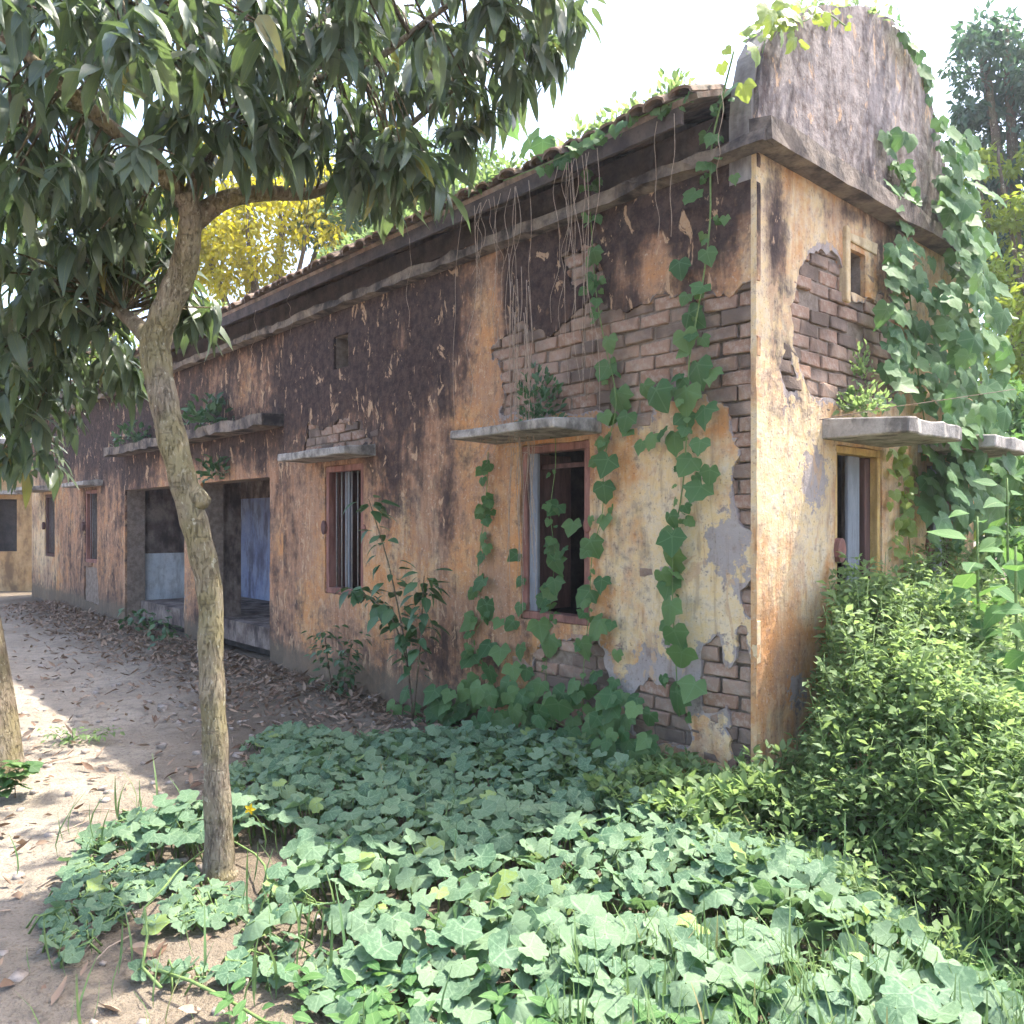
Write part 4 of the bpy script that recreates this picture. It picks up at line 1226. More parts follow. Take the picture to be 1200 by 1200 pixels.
bg_tree("hedge_shrub", "green shrub filling the gap right of the gable end", (4.6, 7.0, 0), 1.2, .05,
        [blob(1180, 600, 6.6, .38), blob(1150, 560, 7.2, .35), blob(1230, 560, 6.6, .5), blob(1200, 680, 6.2, .4), blob(1160, 660, 6.8, .38), blob(1215, 500, 7.4, .45), blob(1170, 520, 7.6, .35)], 'broad', .10, 3800, group="shrubs beside the gable")
bg_tree("hedge_shrub", "lime-green shrub farther back at the right picture edge", (6.6, 9.8, 0), 1.4, .06,
        [blob(1190, 520, 9.6, .6), blob(1240, 470, 9.6, .7), blob(1160, 590, 9.6, .55), blob(1220, 600, 9.2, .7), blob(1205, 420, 10, .5)], 'limetree', .11, 3600, group="shrubs beside the gable")

# ------------------------------------------------------------------ pumpkin patch
pump = empty("pumpkin_patch", ground_at(560, 1000))
tag(pump, "wide patch of pale green pumpkin leaves covering the foreground soil", "plant")
PO = tuple(pump.location)
PPOLY = [(50, 1105), (100, 1000), (140, 965), (270, 955), (275, 890), (330, 860), (420, 880), (480, 870), (640, 880), (740, 905), (830, 960), (900, 1000), (1010, 1040), (1110, 1120), (1200, 1180), (1330, 1260), (1330, 1500), (820, 1290), (560, 1250), (430, 1205), (330, 1150), (200, 1155), (90, 1140)]
PW = [tuple(ground_at(x, y))[:2] for x, y in PPOLY]
pl = Leaves(T_PUMP); petioles = []
xs = [p[0] for p in PW]; ysq = [p[1] for p in PW]
cnt = 0
taken = []
NC = 30000
cxs = rng.uniform(min(xs), max(xs), NC); cys = rng.uniform(max(1.75, min(ysq)), max(ysq), NC)
csd = poly_sd(PW, cxs, cys); cde = fbm(cxs * 1.7, cys * 1.7, 61)
for x, y, s_, dens in zip(cxs, cys, csd, cde):
    if cnt >= 3300: break
    x = float(x); y = float(y); s_ = float(s_); dens = float(dens)
    if s_ < -0.02: continue
    if x < -1.0 and dens < 0.38: continue
    if dens < 0.22: continue
    if any((x - a) ** 2 + (y - b) ** 2 < c_ for a, b, c_ in taken): continue
    if (x - ORG[0]) ** 2 + (y - ORG[1]) ** 2 < 0.13 ** 2: continue
    edge = min(1, max(0.25, s_ / 0.35))
    z = (0.04 + 0.11 * random.random() + 0.10 * dens) * edge + 0.02
    sz = (0.070 + 0.065 * random.random() ** 1.2) * (1.25 if y < 3.0 else 1.0) * (0.75 if edge < .4 else 1.0) * (1.0 if y < 4 else .9)
    if random.random() < .12: sz *= .6
    if -1.75 < x < -0.95 and 2.9 < y < 3.62: z = min(z, .05); sz *= .8
    gzv = float(ground_z(x, y))
    p = np.array([x, y, gzv + z])
    az = random.uniform(0, 2 * math.pi)
    tip = np.array([math.cos(az), math.sin(az) - .55, -0.25 + random.uniform(-.3, .2)])
    nrm = np.array([random.gauss(0, .42), random.gauss(-.30, .42), 1.0])
    pl.add(p, tip, nrm, sz)
    foot = Vector((x + random.uniform(-.08, .08), y + random.uniform(-.04, .12), gzv))
    petioles.append(([foot, (foot + Vector(p)) / 2 + Vector((0, 0, .03)), Vector(p) + Vector(tip / np.linalg.norm(tip)) * sz * .1], .0045, .003))
    taken.append((x, y, (0.36 * sz) ** 2)); cnt += 1
pl.build(pump, M['pumpkin'], 300, origin=PO, rest="leaf_mass")
tubes_obj("leaf_stalks", petioles, M['stem'], pump, PO, 4)["kind"] = "stuff"
# runners
runs = []
for k in range(14):
    x, y = random.choice(PW[4:14]); p = Vector((random.uniform(-1.4, 1.4), random.uniform(2.5, 4.6), .05)); a = random.uniform(0, 6.28); pts = [p]
    for i in range(7):
        a += random.uniform(-.5, .5); p = p + Vector((math.cos(a) * .17, math.sin(a) * .17, 0)); p.z = float(ground_z(p.x, p.y)) + .05 + random.uniform(0, .05); pts.append(p)
    runs.append((pts, .006, .004))
tubes_obj("runners", runs, M['stem'], pump, PO, 5)["kind"] = "stuff"
# yellow flower of the patch
fp = at(293, 948, 3.75)
m_ = MB(); fl = Leaves(T_SMALL)
for i in range(5):
    a = i * 1.2566; fl.add(np.array(fp), (math.cos(a), -.2, math.sin(a)), (0, -1, .3), .03)
o = link("flower", fl.mesh("flower", M['flower']), pump); o.location = -Vector(PO)

# ------------------------------------------------------------------ creepers
def strand(name, label, pts_world, leaves, mat, parent_cat="creeper", group=None, stem_mat='stem', r=.004, temps=T_HEART, base=None, max_ind=300, lname="leaf"):
    base = Vector(base) if base is not None else Vector(pts_world[-1])
    e = empty(name, base); tag(e, label, parent_cat, group)
    tubes_obj("stem", [([Vector(p) for p in spline([tuple(p) for p in pts_world], 4)], r, r * .6)], M[stem_mat], e, tuple(base), 5)
    L = Leaves(temps)
    for lf in leaves: L.add(*lf)
    sp2 = spline([tuple(p) for p in pts_world], 8)
    n_in = min(60, len(leaves) * 2) if temps is T_HEART else 0
    for _ in range(n_in):
        i = random.randrange(len(sp2)); q = np.array(sp2[i]); d_ = rdir(-.6, .3)
        tip = d_ * .8 + np.array([0, 0, -.7]); n_ = TOCAM(q) * .6 + Zv * .4 + rdir() * .5
        L.add(q + d_ * random.uniform(.01, .07), tip, n_, random.uniform(.03, .085))
    L.build(e, M[mat], max_ind, origin=tuple(base), name=lname)
    return e, base
def wall_leaf(px, py, size_px, on, nrm, off=None, tilt=0.55, rnd=None):
    px += random.gauss(0, 3); py += random.gauss(0, 3); size_px *= random.uniform(.75, 1.15)
    off = random.uniform(.05, .13) if off is None else off
    p = on(px, py, off)
    sz = 0.72 * size_px / 952 * p.y
    tip = np.array([random.gauss(0, .45), random.gauss(0, .25), -1.0]) + nrm * random.uniform(.1, .7)
    n_ = nrm + Zv * random.uniform(.1, .8) + rdir() * tilt + TOCAM(p) * .3
    p = np.array(p) - tip / np.linalg.norm(tip) * sz * .4
    return (p, tip, n_, sz) if rnd is None else (p, tip, n_, sz, rnd)
# strand 1: past the first window
l1 = [(697, 298, 22), (697, 335, 26), (697, 375, 30), (712, 402, 30), (713, 437, 32), (722, 465, 36), (727, 500, 34), (703, 488, 24), (705, 522, 28), (707, 548, 32), (708, 580, 32), (706, 610, 30), (692, 640, 36), (700, 680, 24), (684, 697, 34), (693, 735, 36), (720, 735, 18), (722, 765, 18), (682, 767, 40), (690, 790, 26), (680, 815, 34), (718, 800, 20), (690, 258, 18), (745, 520, 30), (765, 515, 28), (735, 505, 26)]
strand("window_creeper", "heart-leaved creeper hanging from the eave past the right side of the near window",
       [on_long(x, y, .06) for x, y in ((686, 185), (692, 250), (697, 330), (708, 400), (722, 470), (708, 540), (706, 600), (694, 650), (690, 720), (684, 780), (682, 850))],
       [wall_leaf(x, y, s * 1.15, on_long, NL) for x, y, s in l1], 'vine')
# strand 2: near the corner
l2_ = [(835, 162, 30), (810, 232, 34), (850, 258, 20), (830, 298, 26), (795, 313, 34), (820, 340, 34), (810, 374, 36), (800, 350, 26), (805, 405, 34), (815, 440, 44), (830, 440, 36), (770, 470, 48), (760, 455, 36), (785, 460, 36), (800, 470, 44), (825, 490, 40), (790, 518, 44), (820, 525, 40), (805, 545, 40), (815, 578, 46), (830, 560, 34), (790, 610, 36), (785, 640, 42), (790, 660, 40), (784, 688, 44), (787, 712, 40), (789, 742, 36), (797, 772, 44), (812, 812, 42), (792, 825, 44), (775, 795, 20), (850, 105, 36), (855, 210, 16), (775, 505, 30), (800, 495, 30), (780, 675, 34), (790, 630, 34)]
strand("corner_creeper", "thick heart-leaved creeper hanging from the roof beside the building corner",
       [on_long(x, y, .08) for x, y in ((860, 60), (845, 120), (833, 180), (832, 260), (822, 340), (808, 420), (805, 500), (800, 570), (788, 650), (790, 740), (796, 840))],
       [wall_leaf(x, y, s * 1.12, on_long, NL, off=random.uniform(.06, .18)) for x, y, s in l2_], 'vine', r=.006)
# strand 3: small dark leaves left of the first window
l3 = [(570, 580, 22), (567, 605, 24), (563, 633, 26), (570, 640, 20), (561, 660, 24), (558, 690, 28), (571, 712, 32), (552, 733, 34), (567, 756, 34), (545, 778, 34), (585, 735, 24), (596, 732, 22), (606, 655, 22), (606, 682, 24), (606, 712, 24), (588, 770, 30), (610, 765, 30), (600, 785, 34), (618, 790, 26), (575, 790, 34), (555, 805, 36), (590, 815, 36), (625, 815, 34), (540, 820, 34), (615, 840, 36), (570, 560, 18), (572, 545, 16)]
strand("slim_creeper", "slim creeper with small round leaves climbing left of the near window",
       [on_long(x, y, .04) for x, y in ((572, 530), (570, 580), (563, 640), (560, 690), (568, 720), (553, 750), (570, 790), (580, 860))],
       [wall_leaf(x, y, s * 1.1, on_long, NL, off=random.uniform(.03, .09)) for x, y, s in l3], 'vine', r=.003)
# strand 4: in the window opening
l4 = [(655, 600, 30), (641, 637, 38), (668, 620, 26), (655, 662, 38), (645, 702, 32), (640, 755, 36), (632, 705, 26), (648, 690, 26), (662, 645, 24), (642, 615, 16), (637, 590, 14), (636, 740, 30), (690, 610, 20)]
strand("opening_creeper", "creeper dangling its leaves inside the near window opening",
       [on_long(x, y, .015) for x, y in ((650, 500), (651, 545), (645, 600), (650, 650), (645, 710), (640, 780), (640, 840))],
       [wall_leaf(x, y, s * 1.15, on_long, NL, off=random.uniform(.01, .06)) for x, y, s in l4], 'vine', r=.003)
# foot of the wall: climbing pumpkin-like leaves
ft = []
for _ in range(150):
    px = random.uniform(440, 760); py = random.uniform(800 + abs(px - 600) * .12, 910)
    ft.append(wall_leaf(px, py, random.uniform(28, 44), on_long, NL, off=random.uniform(.08, .35), tilt=.5))
strand("foot_creeper", "mass of creeper leaves heaped at the wall foot under the near window",
       [on_long(x, y, .12) for x, y in ((520, 880), (560, 850), (600, 830), (660, 850), (710, 880))], ft, 'vine', base=on_long(620, 940, .2))
# small single leaves on the plaster
l5 = [(962, 0, 0)]
# gable creepers
def drape(px0, px1, py0, py1, n, size, off, fn=None):
    out = []
    for _ in range(n):
        x = random.uniform(px0, px1); y = random.uniform(py0, py1)
        if fn and not fn(x, y): continue
        out.append(wall_leaf(x, y, random.uniform(*size), on_gable, NG, off=random.uniform(*off), tilt=.3))
    return out
ga = drape(1046, 1092, 150, 300, 40, (26, 38), (.04, .12), lambda x, y: abs(x - (1056 + (y - 170) * .10)) < 18) + \
     drape(1034, 1110, 290, 480, 95, (28, 42), (.05, .2), lambda x, y: x > 1046 - (y - 290) * .05)
strand("gable_creeper", "creeper with overlapping leaves hanging down the middle of the gable wall",
       [on_gable(x, y, .05) for x, y in ((1052, 190), (1064, 230), (1062, 300), (1072, 400), (1080, 470), (1090, 540))], ga, 'vine', r=.007)
gb = drape(1096, 1180, 230, 560, 90, (28, 42), (.05, .35), lambda x, y: x > 1104 + (y - 230) * .0) + [wall_leaf(x, y, random.uniform(20, 32), on_gable, NG, off=random.uniform(0, .1), tilt=.7) for x, y in zip(np.linspace(1056, 1118, 34), np.interp(np.linspace(1056, 1118, 34), [1056, 1092, 1107, 1118], [25, 105, 200, 310]))] + \
     drape(1106, 1150, 160, 330, 110, (28, 42), (.06, .3), lambda x, y: 1104 + (y - 160) * .09 < x < 1140 + (y - 160) * .14) + \
     drape(1112, 1185, 330, 620, 170, (30, 46), (.06, .45)) + drape(1088, 1125, 510, 640, 30, (30, 44), (.05, .2))
strand("end_creeper", "dense leafy creeper covering the far end of the gable wall",
       [on_gable(x, y, .06) for x, y in ((1118, 190), (1112, 260), (1134, 360), (1140, 460), (1150, 560), (1160, 700))], gb, 'vine', r=.008)
# yellow-green leaf colour paints the sunlit strip right of the gable window
gc = [wall_leaf(random.uniform(1042, 1078), y, random.uniform(18, 28), on_gable, NG, off=random.uniform(.02, .06)) for y in np.linspace(525, 700, 26)]
strand("sunlit_creeper", "yellow-green creeper leaves on the wall right of the gable window",
       [on_gable(x, y, .03) for x, y in ((1058, 515), (1060, 580), (1066, 640), (1075, 720))], gc, 'vinegold', r=.003)
# creeper on top of the parapet
tp = []
for x, y, s in ((895, 15, 34), (915, 10, 36), (935, 15, 34), (890, 65, 40), (930, 50, 28), (945, 60, 24), (880, 35, 30), (905, 35, 30), (925, 30, 30), (955, 10, 26), (893, 0, 30), (940, 0, 28), (912, 50, 26), (850, 80, 26), (868, 110, 30), (850, 60, 18)):
    tp.append(wall_leaf(x, y, s, on_gable if x > 887 else on_long, NG if x > 887 else NL, off=random.uniform(.05, .2), tilt=.6))
strand("parapet_creeper", "bright creeper leaves hanging over the top of the gable parapet",
       [on_gable(x, y, .06) for x, y in ((990, 30), (965, 14), (938, 26), (908, 15), (893, 62))], tp, 'vinegold', r=.005, base=on_gable(930, 20, 0))
rc = [wall_leaf(x, y, s_, on_long, NL, off=.33, tilt=.7) for x, y, s_ in ((600, 150, 34), (618, 168, 44), (636, 178, 36), (590, 140, 28), (655, 182, 30), (680, 172, 26), (700, 165, 28), (745, 142, 26), (720, 158, 20), (770, 130, 24), (575, 205, 24), (800, 118, 26))]
strand("roof_creeper", "creeper leaves standing up along the roof edge in the middle of the eave",
       [on_long(x, y, .33) for x, y in ((590, 212), (640, 192), (690, 168), (740, 142), (800, 114))], rc, 'vine', r=.004, base=on_long(690, 168, .33))
tw = Leaves(T_SMALL)
for _ in range(420):
    s_ = random.uniform(.1, 2.2)
    zt = np.interp(s_, [0, .16, .5, .9, 1.3, 1.7, 1.97, 2.22, 2.42], [4.0, 4.27, 4.50, 4.70, 4.86, 4.94, 4.88, 4.73, 4.52])
    p = loc2w(s_, random.uniform(0.0, .17), zt + random.uniform(-.05, .05) * (1 + (vn(np.array([s_ * 7]), np.array([1.]), 5)[0] > .55)))
    tw.add(np.array(p), rdir(-.2, 1), Zv + rdir(), random.uniform(.03, .07))
e = empty("parapet_weeds", loc2w(1.3, .1, 4.88)); tag(e, "fine weeds growing along the top of the gable parapet", "weeds")
tw.build(e, M['bush'], 0, origin=tuple(e.location), rest="leaf_mass")
tw = Leaves(T_SMALL + T_BLADE[:1])
for _ in range(85):
    y = random.uniform(.2, 4.2) if random.random() < .75 else random.uniform(.3, 13)
    x = random.uniform(-.38, -.1); r0 = random.uniform(.05, .13)
    for _k in range(int(r0 * 320)):
        d_ = rdir(-.3, 1) * r0 * random.random() ** .6
        p = loc2w(x, y, roof_z(x) + .05) + Vector(d_)
        tw.add(np.array(p), d_ + rdir() * .04 + Zv * .03, Zv + rdir(), random.uniform(.03, .07))
e = empty("roof_weeds", loc2w(-.2, 2, roof_z(-.2))); tag(e, "weeds and moss growing along the tiled eave", "weeds")
tw.build(e, M['bush'], 0, origin=tuple(e.location), rest="leaf_mass")

# dry hanging stems
dry = []
def dry_stem(x0, y0, x1, y1, off0=.36, off1=.06, wig=10):
    n = 6; pts = []
    for i in range(n + 1):
        t = i / n
        pts.append(on_long(x0 + (x1 - x0) * t + random.uniform(-wig, wig) * (0 < i < n), y0 + (y1 - y0) * t, off0 + (off1 - off0) * t))
    return [Vector(p) for p in spline([tuple(p) for p in pts], 3)]
for k in range(26):
    x0 = random.uniform(535, 700); y0 = 612 - .47 * (x0 + 259) + 12
    x1 = x0 + random.uniform(-18, 18); y1 = random.uniform(300, 520)
    dry.append((dry_stem(x0, y0, x1, y1, .34, random.uniform(.04, .2), 6), .0022, .0014))
for k in range(16):
    x0 = random.uniform(596, 620)
    dry.append((dry_stem(x0, random.uniform(290, 420), x0 + random.uniform(-8, 12), random.uniform(500, 740), .3, .12, 4), .0025, .0018))
for (x, y) in ((300, 305), (340, 300), (480, 262), (790, 150), (845, 120), (770, 170)):
    dry.append((dry_stem(x, 612 - .47 * (x + 259) + 14, x + random.uniform(-5, 5), y + random.uniform(80, 200), .34, .2, 4), .002, .0015))
for k in range(60):
    x0 = random.uniform(560, 622); y0 = random.uniform(495, 535)
    p = on_long(x0, y0, random.uniform(.15, .45)); q = p + Vector(rdir()) * random.uniform(.06, .16)
    dry.append(([p, (p + q) / 2 + Vector(rdir()) * .03, q], .002, .0012))
e = empty("dry_creeper", on_long(605, 500, .3)); tag(e, "tangle of dry bare creeper stems hanging from the eave onto the near sunshade", "creeper")
tubes_obj("stems", dry, M['drystem'], e, tuple(e.location), 4)["kind"] = "stuff"
# cable across the gable sunshade
cb = [on_gable(960, 492, .12), on_gable(1040, 478, .35), on_gable(1110, 468, .5), on_gable(1190, 456, .5)]
e = tubes_obj("wire", [([Vector(p) for p in spline([tuple(p) for p in cb], 5)], 0.0022, .0022)], M['rafter'], None, (0, 0, 0), 5)
tag(e, "thin wire strung above the gable window sunshade", "wire")

# tuft on the first sunshade and bits on ledges
def tuft(name, label, c, r, n, size, mat, temps=T_SMALL, up=.4, sq=1.0, cat="weeds"):
    e = empty(name, c); tag(e, label, cat)
    L = Leaves(temps)
    for _ in range(n):
        d_ = rdir(-.2, 1) * r * random.random() ** .5; d_[2] *= sq
        L.add(np.array(c) + d_, d_ + rdir() * r * .7 + Zv * up * r, rdir() + Zv, size * random.uniform(.6, 1.2))
    L.build(e, M[mat], 0, origin=tuple(c), rest="leaf_mass")
    return e
tuft("sunshade_tuft", "feathery green tuft growing on top of the near window sunshade", on_long(632, 488, .14), .16, 260, .055, 'shade', sq=2.2)
tuft("sunshade_fern", "grey-green weeds growing on the gable window sunshade", on_gable(1010, 480, .12), .16, 260, .05, 'bush', sq=1.0)
tuft("wall_fern", "strip of moss and weed on the bare bricks above the gable sunshade", on_gable(1008, 440, .03), .08, 120, .04, 'bush', sq=2.6)
tuft("ledge_weeds", "dark weeds growing on the veranda ledge beside the mango trunk", on_long(245, 495, .12), .3, 160, .11, 'shade', temps=T_OVATE, sq=1.0)
tuft("beam_weeds", "small leafy weed hanging from the veranda beam beside the trunk knot", on_long(252, 560, .06), .22, 60, .12, 'shade', temps=T_OVATE, sq=1.2)
tuft("far_ledge_weeds", "green weeds on the left end of the veranda ledge", on_long(158, 520, .1), .28, 120, .11, 'shade', temps=T_OVATE, sq=1.0)

# ------------------------------------------------------------------ sapling and low shrubs by the wall
def sapling(name, label, base, stems, mat, size, nleaf, temps=T_OVATE, r=.009, spread=.1):
    base = Vector(base); e = empty(name, base); tag(e, label, "plant")
    L = Leaves(temps)
    paths = []
    for pts in stems:
        s_ = [Vector(p) for p in spline([tuple(p) for p in pts], 5)]
        paths.append((s_, r, r * .4))
        for i in range(nleaf):
            t = random.uniform(.22, 1.0); p = s_[min(len(s_) - 1, int(t * len(s_)))]
            d_ = rdir(-.3, .5)
            L.add(np.array(p) + d_ * spread * random.random(), d_ + np.array([0, 0, -.35]), Zv + rdir() * .5 + d_ * .3, size * random.uniform(.6, 1.2))
    tubes_obj("stem", paths, M['bark2'], e, tuple(base), 6)
    L.build(e, M[mat], 120, origin=tuple(base))
    return e
sapling("sapling", "slender dark-leaved sapling growing against the wall between the two windows", on_long(487, 880, .3),
        [[on_long(x, y, .3) for x, y in ((487, 885), (478, 780), (468, 720), (455, 660), (440, 610), (432, 585))],
         [on_long(x, y, .3) for x, y in ((484, 840), (492, 760), (495, 710), (497, 675))],
         [on_long(x, y, .32) for x, y in ((480, 790), (462, 730), (440, 705), (415, 690))]], 'shade', .15, 55)
sapling("dark_shrub", "dark low shrub at the wall foot under the barred window", on_long(392, 830, .2),
        [[on_long(x, y, .2) for x, y in ((392, 830), (385, 780), (380, 740))], [on_long(x, y, .2) for x, y in ((395, 830), (405, 790), (412, 750))]], 'shade', .09, 80, temps=T_SMALL, spread=.16)
sapling("veranda_plant", "small leafy plants rooted in front of the veranda pillar", on_long(185, 755, .3),
        [[on_long(x, y, .3) for x, y in ((180, 755), (175, 735), (170, 715))], [on_long(x, y, .35) for x, y in ((200, 755), (195, 740), (190, 725))], [on_long(x, y, .3) for x, y in ((160, 745), (155, 730), (150, 715))]], 'shade', .13, 26, spread=.2)
sapling("path_weed", "small low weed alone on the dirt path", ground_at(85, 872), [[ground_at(85, 872) + Vector((a, 0, 0)), ground_at(85, 872) + Vector((a * 2.5, 0, .06)), ground_at(85, 872) + Vector((a * 4, 0, .1))] for a in (-.04, .0, .04, .07)], 'bush', .05, 28, temps=T_SMALL, r=.003, spread=.1)
sapling("trunk_foot_weed", "leafy weed at the foot of the leaning trunk on the left edge", ground_at(8, 935), [[ground_at(8 + k, 935), ground_at(8 + k, 935) + Vector((0, 0, .1)), ground_at(8 + k, 935) + Vector((.03, 0, .2))] for k in (-10, 0, 10)], 'vine', .09, 12, temps=T_HEART, r=.003, spread=.1)

# broad-leaved plants at the right edge
def broad_plant(name, label, base, top, n, size, mat='broad'):
    base = Vector(base); top = Vector(top); e = empty(name, base); tag(e, label, "plant", None)
    pts = [base, (base * 2 + top) / 3 + Vector((.02, 0, 0)), (base + top * 2) / 3, top]
    tubes_obj("stem", [([Vector(p) for p in spline([tuple(p) for p in pts], 5)], .012, .006)], M['stem'], e, tuple(base), 6)
    L = Leaves(T_OVATE)
    for i in range(n):
        t = .25 + .75 * i / (n - 1); p = base.lerp(top, t); a = i * 2.4 + random.uniform(-.3, .3)
        d_ = np.array([math.cos(a), math.sin(a), .25 if t > .9 else random.uniform(-.4, .1)])
        d_[2] = .3 if t > .9 else random.uniform(-.9, -.2)
        L.add(np.array(p) + d_ * .05, d_, Zv * .9 + d_ * .5 + np.array([-.2, -.5, 0]) + rdir() * .25, size * random.uniform(.75, 1.15) * (1 if t < .92 else .7), wide=1.35)
    L.build(e, M[mat], 100, origin=tuple(base))
for i, (px, py, dp, py0, n, sz, lab) in enumerate(((1145, 605, 4.5, 900, 26, .22, "tall broad-leaved plant with pale top leaf in front of the far gable window"),
        (1190, 640, 4.2, 930, 24, .21, "broad-leaved plant at the right picture edge beside the taller one"), (1105, 690, 4.75, 900, 18, .17, "shorter broad-leaved plant nearest the gable window"),
        (1180, 560, 5.2, 880, 24, .2, "broad-leaved plant behind, under the far gable sunshade"), (1215, 720, 3.9, 950, 18, .2, "low broad-leaved plant leaning in at the right picture edge"))):
    b = at(px + 5, py0, dp); b.z = 0.0
    broad_plant("broad_leaf_plant", lab, b, at(px, py, dp), n, sz)

# ------------------------------------------------------------------ the bush mound by the gable
def mound_h(s, o):
    """height of the bush: a steep flank towards the corner, falling away from the gable"""
    w = sstep(.50, .95, s + 1.9 * o) * sstep(-.9, -.1, s + .3 * o)
    return .26 + (np.maximum(1.36 - .66 * o, .34) - .26) * w
bush = empty("bush_mound", loc2w(.8, -.6, 0)); tag(bush, "big mound of small-leaved green bushes heaped against the gable wall", "bush")
BO = tuple(bush.location)
bl = Leaves(T_TINY); stems = []; flw = []
k = 0
NC = 60000
cs = rng.uniform(-1.25, 2.6, NC); co = rng.uniform(.04, 2.6, NC)
cwx = CX + VX * cs - UX * co; cwy = CY + VY * cs - UY * co
cin = poly_sd(PW, cwx, cwy); chh = mound_h(cs, co); cnn = fbm(cs * 2.2, co * 2.2, 71, 5)
for s_, o_, wx, wy, inside, h, nz_ in zip(cs.tolist(), co.tolist(), cwx.tolist(), cwy.tolist(), cin.tolist(), chh.tolist(), cnn.tolist()):
    if k >= 9000: break
    if s_ < .62 and o_ < .05: continue
    w = Vector((wx, wy, 0))
    if w.y < 1.6 or w.x < .75 + .10 * (w.y - 3) : continue
    if w.x / w.y > .78: continue
    if inside > -.05:
        if random.random() < .85: continue
        h *= .5
    h = min(h, .24 + 1.15 * max(0., -inside))
    h += (nz_ - .5) * (.25 + .6 * min(1, h)) + (random.uniform(.05, .2) if random.random() < .08 else random.uniform(-.05, .06))
    lay = random.random()
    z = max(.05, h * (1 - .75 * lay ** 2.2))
    c = np.array([w.x, w.y, z])
    out = NG * .30 + np.array([0, 0, 1.3]) + rdir() * .7
    out /= np.linalg.norm(out)
    n = random.randint(5, 8); sz = random.uniform(.032, .07)
    for i in range(n):
        a = rdir(-.5, .8); tip = out * .35 + a
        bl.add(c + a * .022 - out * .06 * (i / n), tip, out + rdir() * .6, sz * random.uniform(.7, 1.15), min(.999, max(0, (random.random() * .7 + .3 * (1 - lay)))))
    if random.random() < .3: stems.append(([Vector(c) - Vector(out) * .22, Vector(c)], .003, .0015))
    if random.random() < .004 and lay < .4: flw.append(c + out * .03)
    k += 1
for s_, o_, wx, wy, inside, h in list(zip(cs.tolist(), co.tolist(), cwx.tolist(), cwy.tolist(), cin.tolist(), chh.tolist()))[::90]:
    if wx < .95 or wx / wy > .75 or wy < 2.2 or inside > -.12 or o_ < .1: continue
    h = min(h, .24 + 1.15 * max(0., -inside)); ht = random.uniform(.06, .24)
    p0 = np.array([wx, wy, h * .8]); p1 = p0 + np.array([random.gauss(0, .06), random.gauss(0, .06), ht + .15 * h])
    stems.append(([Vector(p0), Vector((p0 + p1) / 2 + rdir() * .02), Vector(p1)], .0035, .0018))
    for i in range(14):
        t_ = random.uniform(.2, 1); d_ = rdir(-.4, .6)
        bl.add(p0 + (p1 - p0) * t_ + d_ * .015, d_ + np.array([0, 0, .2]), Zv + rdir() * .6, random.uniform(.035, .075), random.uniform(.4, .95))
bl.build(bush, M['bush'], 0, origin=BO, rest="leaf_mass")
tubes_obj("stems", stems, M['stem'], bush, BO, 4)["kind"] = "stuff"
for c in flw:
    fl = Leaves(T_SMALL)
    for i in range(6):
        a = i * 1.047; fl.add(np.array([0., 0., 0.]), (math.cos(a), math.sin(a), .2), (0, 0, 1), .02)
    o = link("flower", fl.mesh("flower", M['flower']), bush); o.location = Vector(c) - Vector(BO)
# low dark plants at the foot of the long wall near the corner
lowb = empty("wall_foot_bush", on_long(830, 930, .3)); lowb.location.z = 0
tag(lowb, "low dark green bushes along the wall foot left of the corner", "bush")
ll = Leaves(T_SMALL)
for _ in range(950):
    t = random.uniform(-.25, 1.5); o_ = random.uniform(.05, .75)
    w = loc2w(-o_, t, 0)
    h = .34 * (1 - .3 * t) * (1 - .4 * o_) + (fbm(np.array([t * 4]), np.array([o_ * 4]), 81)[0] - .5) * .25
    c = np.array([w.x, w.y, max(.03, h * random.uniform(.3, 1))])
    out = Zv + rdir() * .7
    for i in range(6):
        a = rdir(-.2, .8); ll.add(c + a * .02, out * .5 + a, out + rdir() * .3, random.uniform(.04, .075))
ll.build(lowb, M['bush'], 0, origin=tuple(lowb.location), rest="leaf_mass")

# ------------------------------------------------------------------ leaf litter, grass
lt = Leaves(T_DRY)
for _ in range(7500):
    if random.random() < .62:
        t = random.uniform(1.0, 15); o_ = abs(random.gauss(0, .55)) + .02
        w = loc2w(-o_, t, 0)
    else:
        w = Vector((random.uniform(-6.5, 1.5), random.uniform(2.2, 10), 0))
        if random.random() < .35: continue
        lx = w2loc(w)[0]
        if lx > -.02: continue
    a = random.uniform(0, 6.28)
    z = float(ground_z(w.x, w.y)) + random.uniform(.004, .03)
    lt.add((w.x, w.y, z), (math.cos(a), math.sin(a), random.gauss(0, .25)), Zv + rdir() * .7, random.uniform(.03, .095))
o = link("leaf_litter", lt.mesh("leaf_litter", M['dryleaf'])); tag(o, "brown dry fallen leaves scattered over the soil", "leaves", kind="stuff")
stn = MB()
for _ in range(900):
    x, y = random.uniform(-6, 1.2), random.uniform(2.2, 9)
    if w2loc((x, y, 0))[0] > -.05: continue
    r0 = random.uniform(.006, .022) * (1.6 if random.random() < .08 else 1); z = float(ground_z(x, y))
    stn.box(x - r0, x + r0 * random.uniform(.5, 1.2), y - r0, y + r0 * random.uniform(.5, 1.3), z - r0 * .4, z + r0 * random.uniform(.4, .9), jit=r0 * .45)
o = stn.build("pebbles", M['pebble'], None, True); tag(o, "small pebbles and clods strewn over the path", "pebbles", kind="stuff")
twg = []
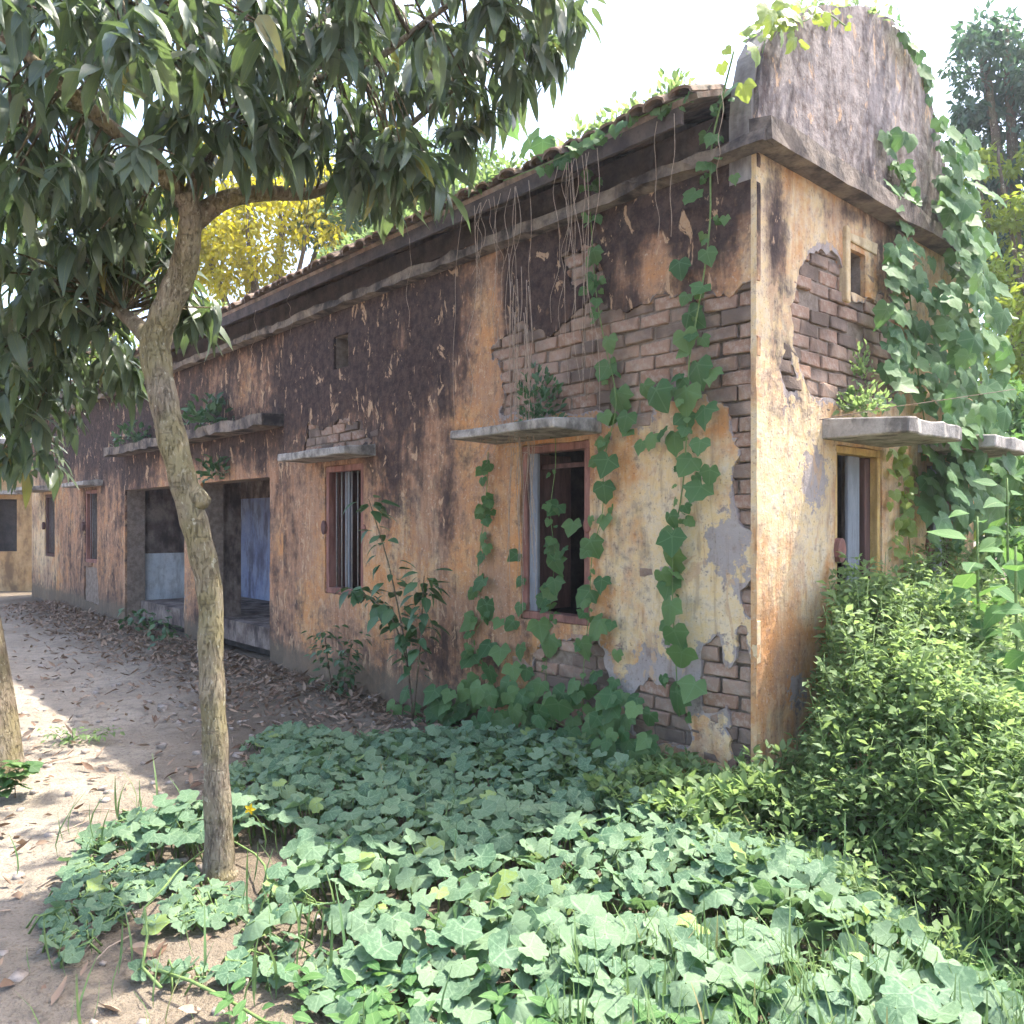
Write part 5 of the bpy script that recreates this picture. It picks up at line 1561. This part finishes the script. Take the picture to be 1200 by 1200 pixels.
for _ in range(150):
    x, y = random.uniform(-5, .5), random.uniform(2.6, 8); a = random.uniform(0, 6.28); L_ = random.uniform(.06, .25)
    if w2loc((x, y, 0))[0] > -.15: continue
    p = Vector((x, y, float(ground_z(x, y)) + .012)); q = p + Vector((math.cos(a) * L_, math.sin(a) * L_, random.uniform(0, .02)))
    twg.append(([p, (p + q) / 2 + Vector((random.uniform(-.02, .02), random.uniform(-.02, .02), .006)), q], .004, .002))
o = tubes_obj("fallen_twigs", twg, M['drystem'], None, (0, 0, 0), 4); tag(o, "thin dry twigs fallen on the path", "twigs", kind="stuff")
gr = Leaves(T_BLADE)
for _ in range(2600):
    if random.random() < .75: x, y = random.uniform(.0, 2.0), random.uniform(2.1, 3.0)
    else: x, y = random.uniform(-2.2, 1.6), random.uniform(2.2, 4.6)
    if fbm(np.array([x * 3]), np.array([y * 3]), 91)[0] < .45: continue
    a = random.uniform(0, 6.28)
    gr.add((x, y, float(ground_z(x, y))), (math.cos(a) * .4, math.sin(a) * .4, 1), (math.cos(a), math.sin(a), .3), random.uniform(.08, .26))
o = link("grass", gr.mesh("grass", M['grassm'])); tag(o, "thin grass blades sprouting between the foreground leaves", "grass", kind="stuff")
# low broad weeds in the bottom foreground
fw = Leaves(T_OVATE)
for _ in range(150):
    x, y = random.uniform(-.9, 2.0), random.uniform(2.25, 2.75)
    n = random.randint(3, 6); z = float(ground_z(x, y))
    for i in range(n):
        d_ = rdir(-.1, .7); fw.add((x, y, z + random.uniform(.02, .12)), d_, Zv + rdir() * .4, random.uniform(.05, .11))
o = link("foreground_weeds", fw.mesh("foreground_weeds", M['broad'])); tag(o, "small broad-leaved weeds along the bottom picture edge", "weeds", kind="stuff")
print("bricks", nb1, nb2, "pumpkin", cnt, "mango", len(ml.L), "bush", len(bl.L))

# ------------------------------------------------------------------ thin haze volume added to stand in for lens glare
hz = NT("glare_veil")
hz.t.nodes.remove(hz.b)
pv = hz.n("ShaderNodeVolumePrincipled")
pv.inputs["Color"].default_value = (0.86, 0.90, 1.0, 1)
pv.inputs["Density"].default_value = 0.0018
pv.inputs["Anisotropy"].default_value = 0.45
hz.l(pv.outputs[0], hz.out.inputs["Volume"])
m_ = MB(); m_.box(-260, 260, -260, 260, -1.2, 11.5)
hzo = m_.build("haze", hz.m)
tag(hzo, "thin pale haze added in place of lens glare", "haze", kind="stuff")
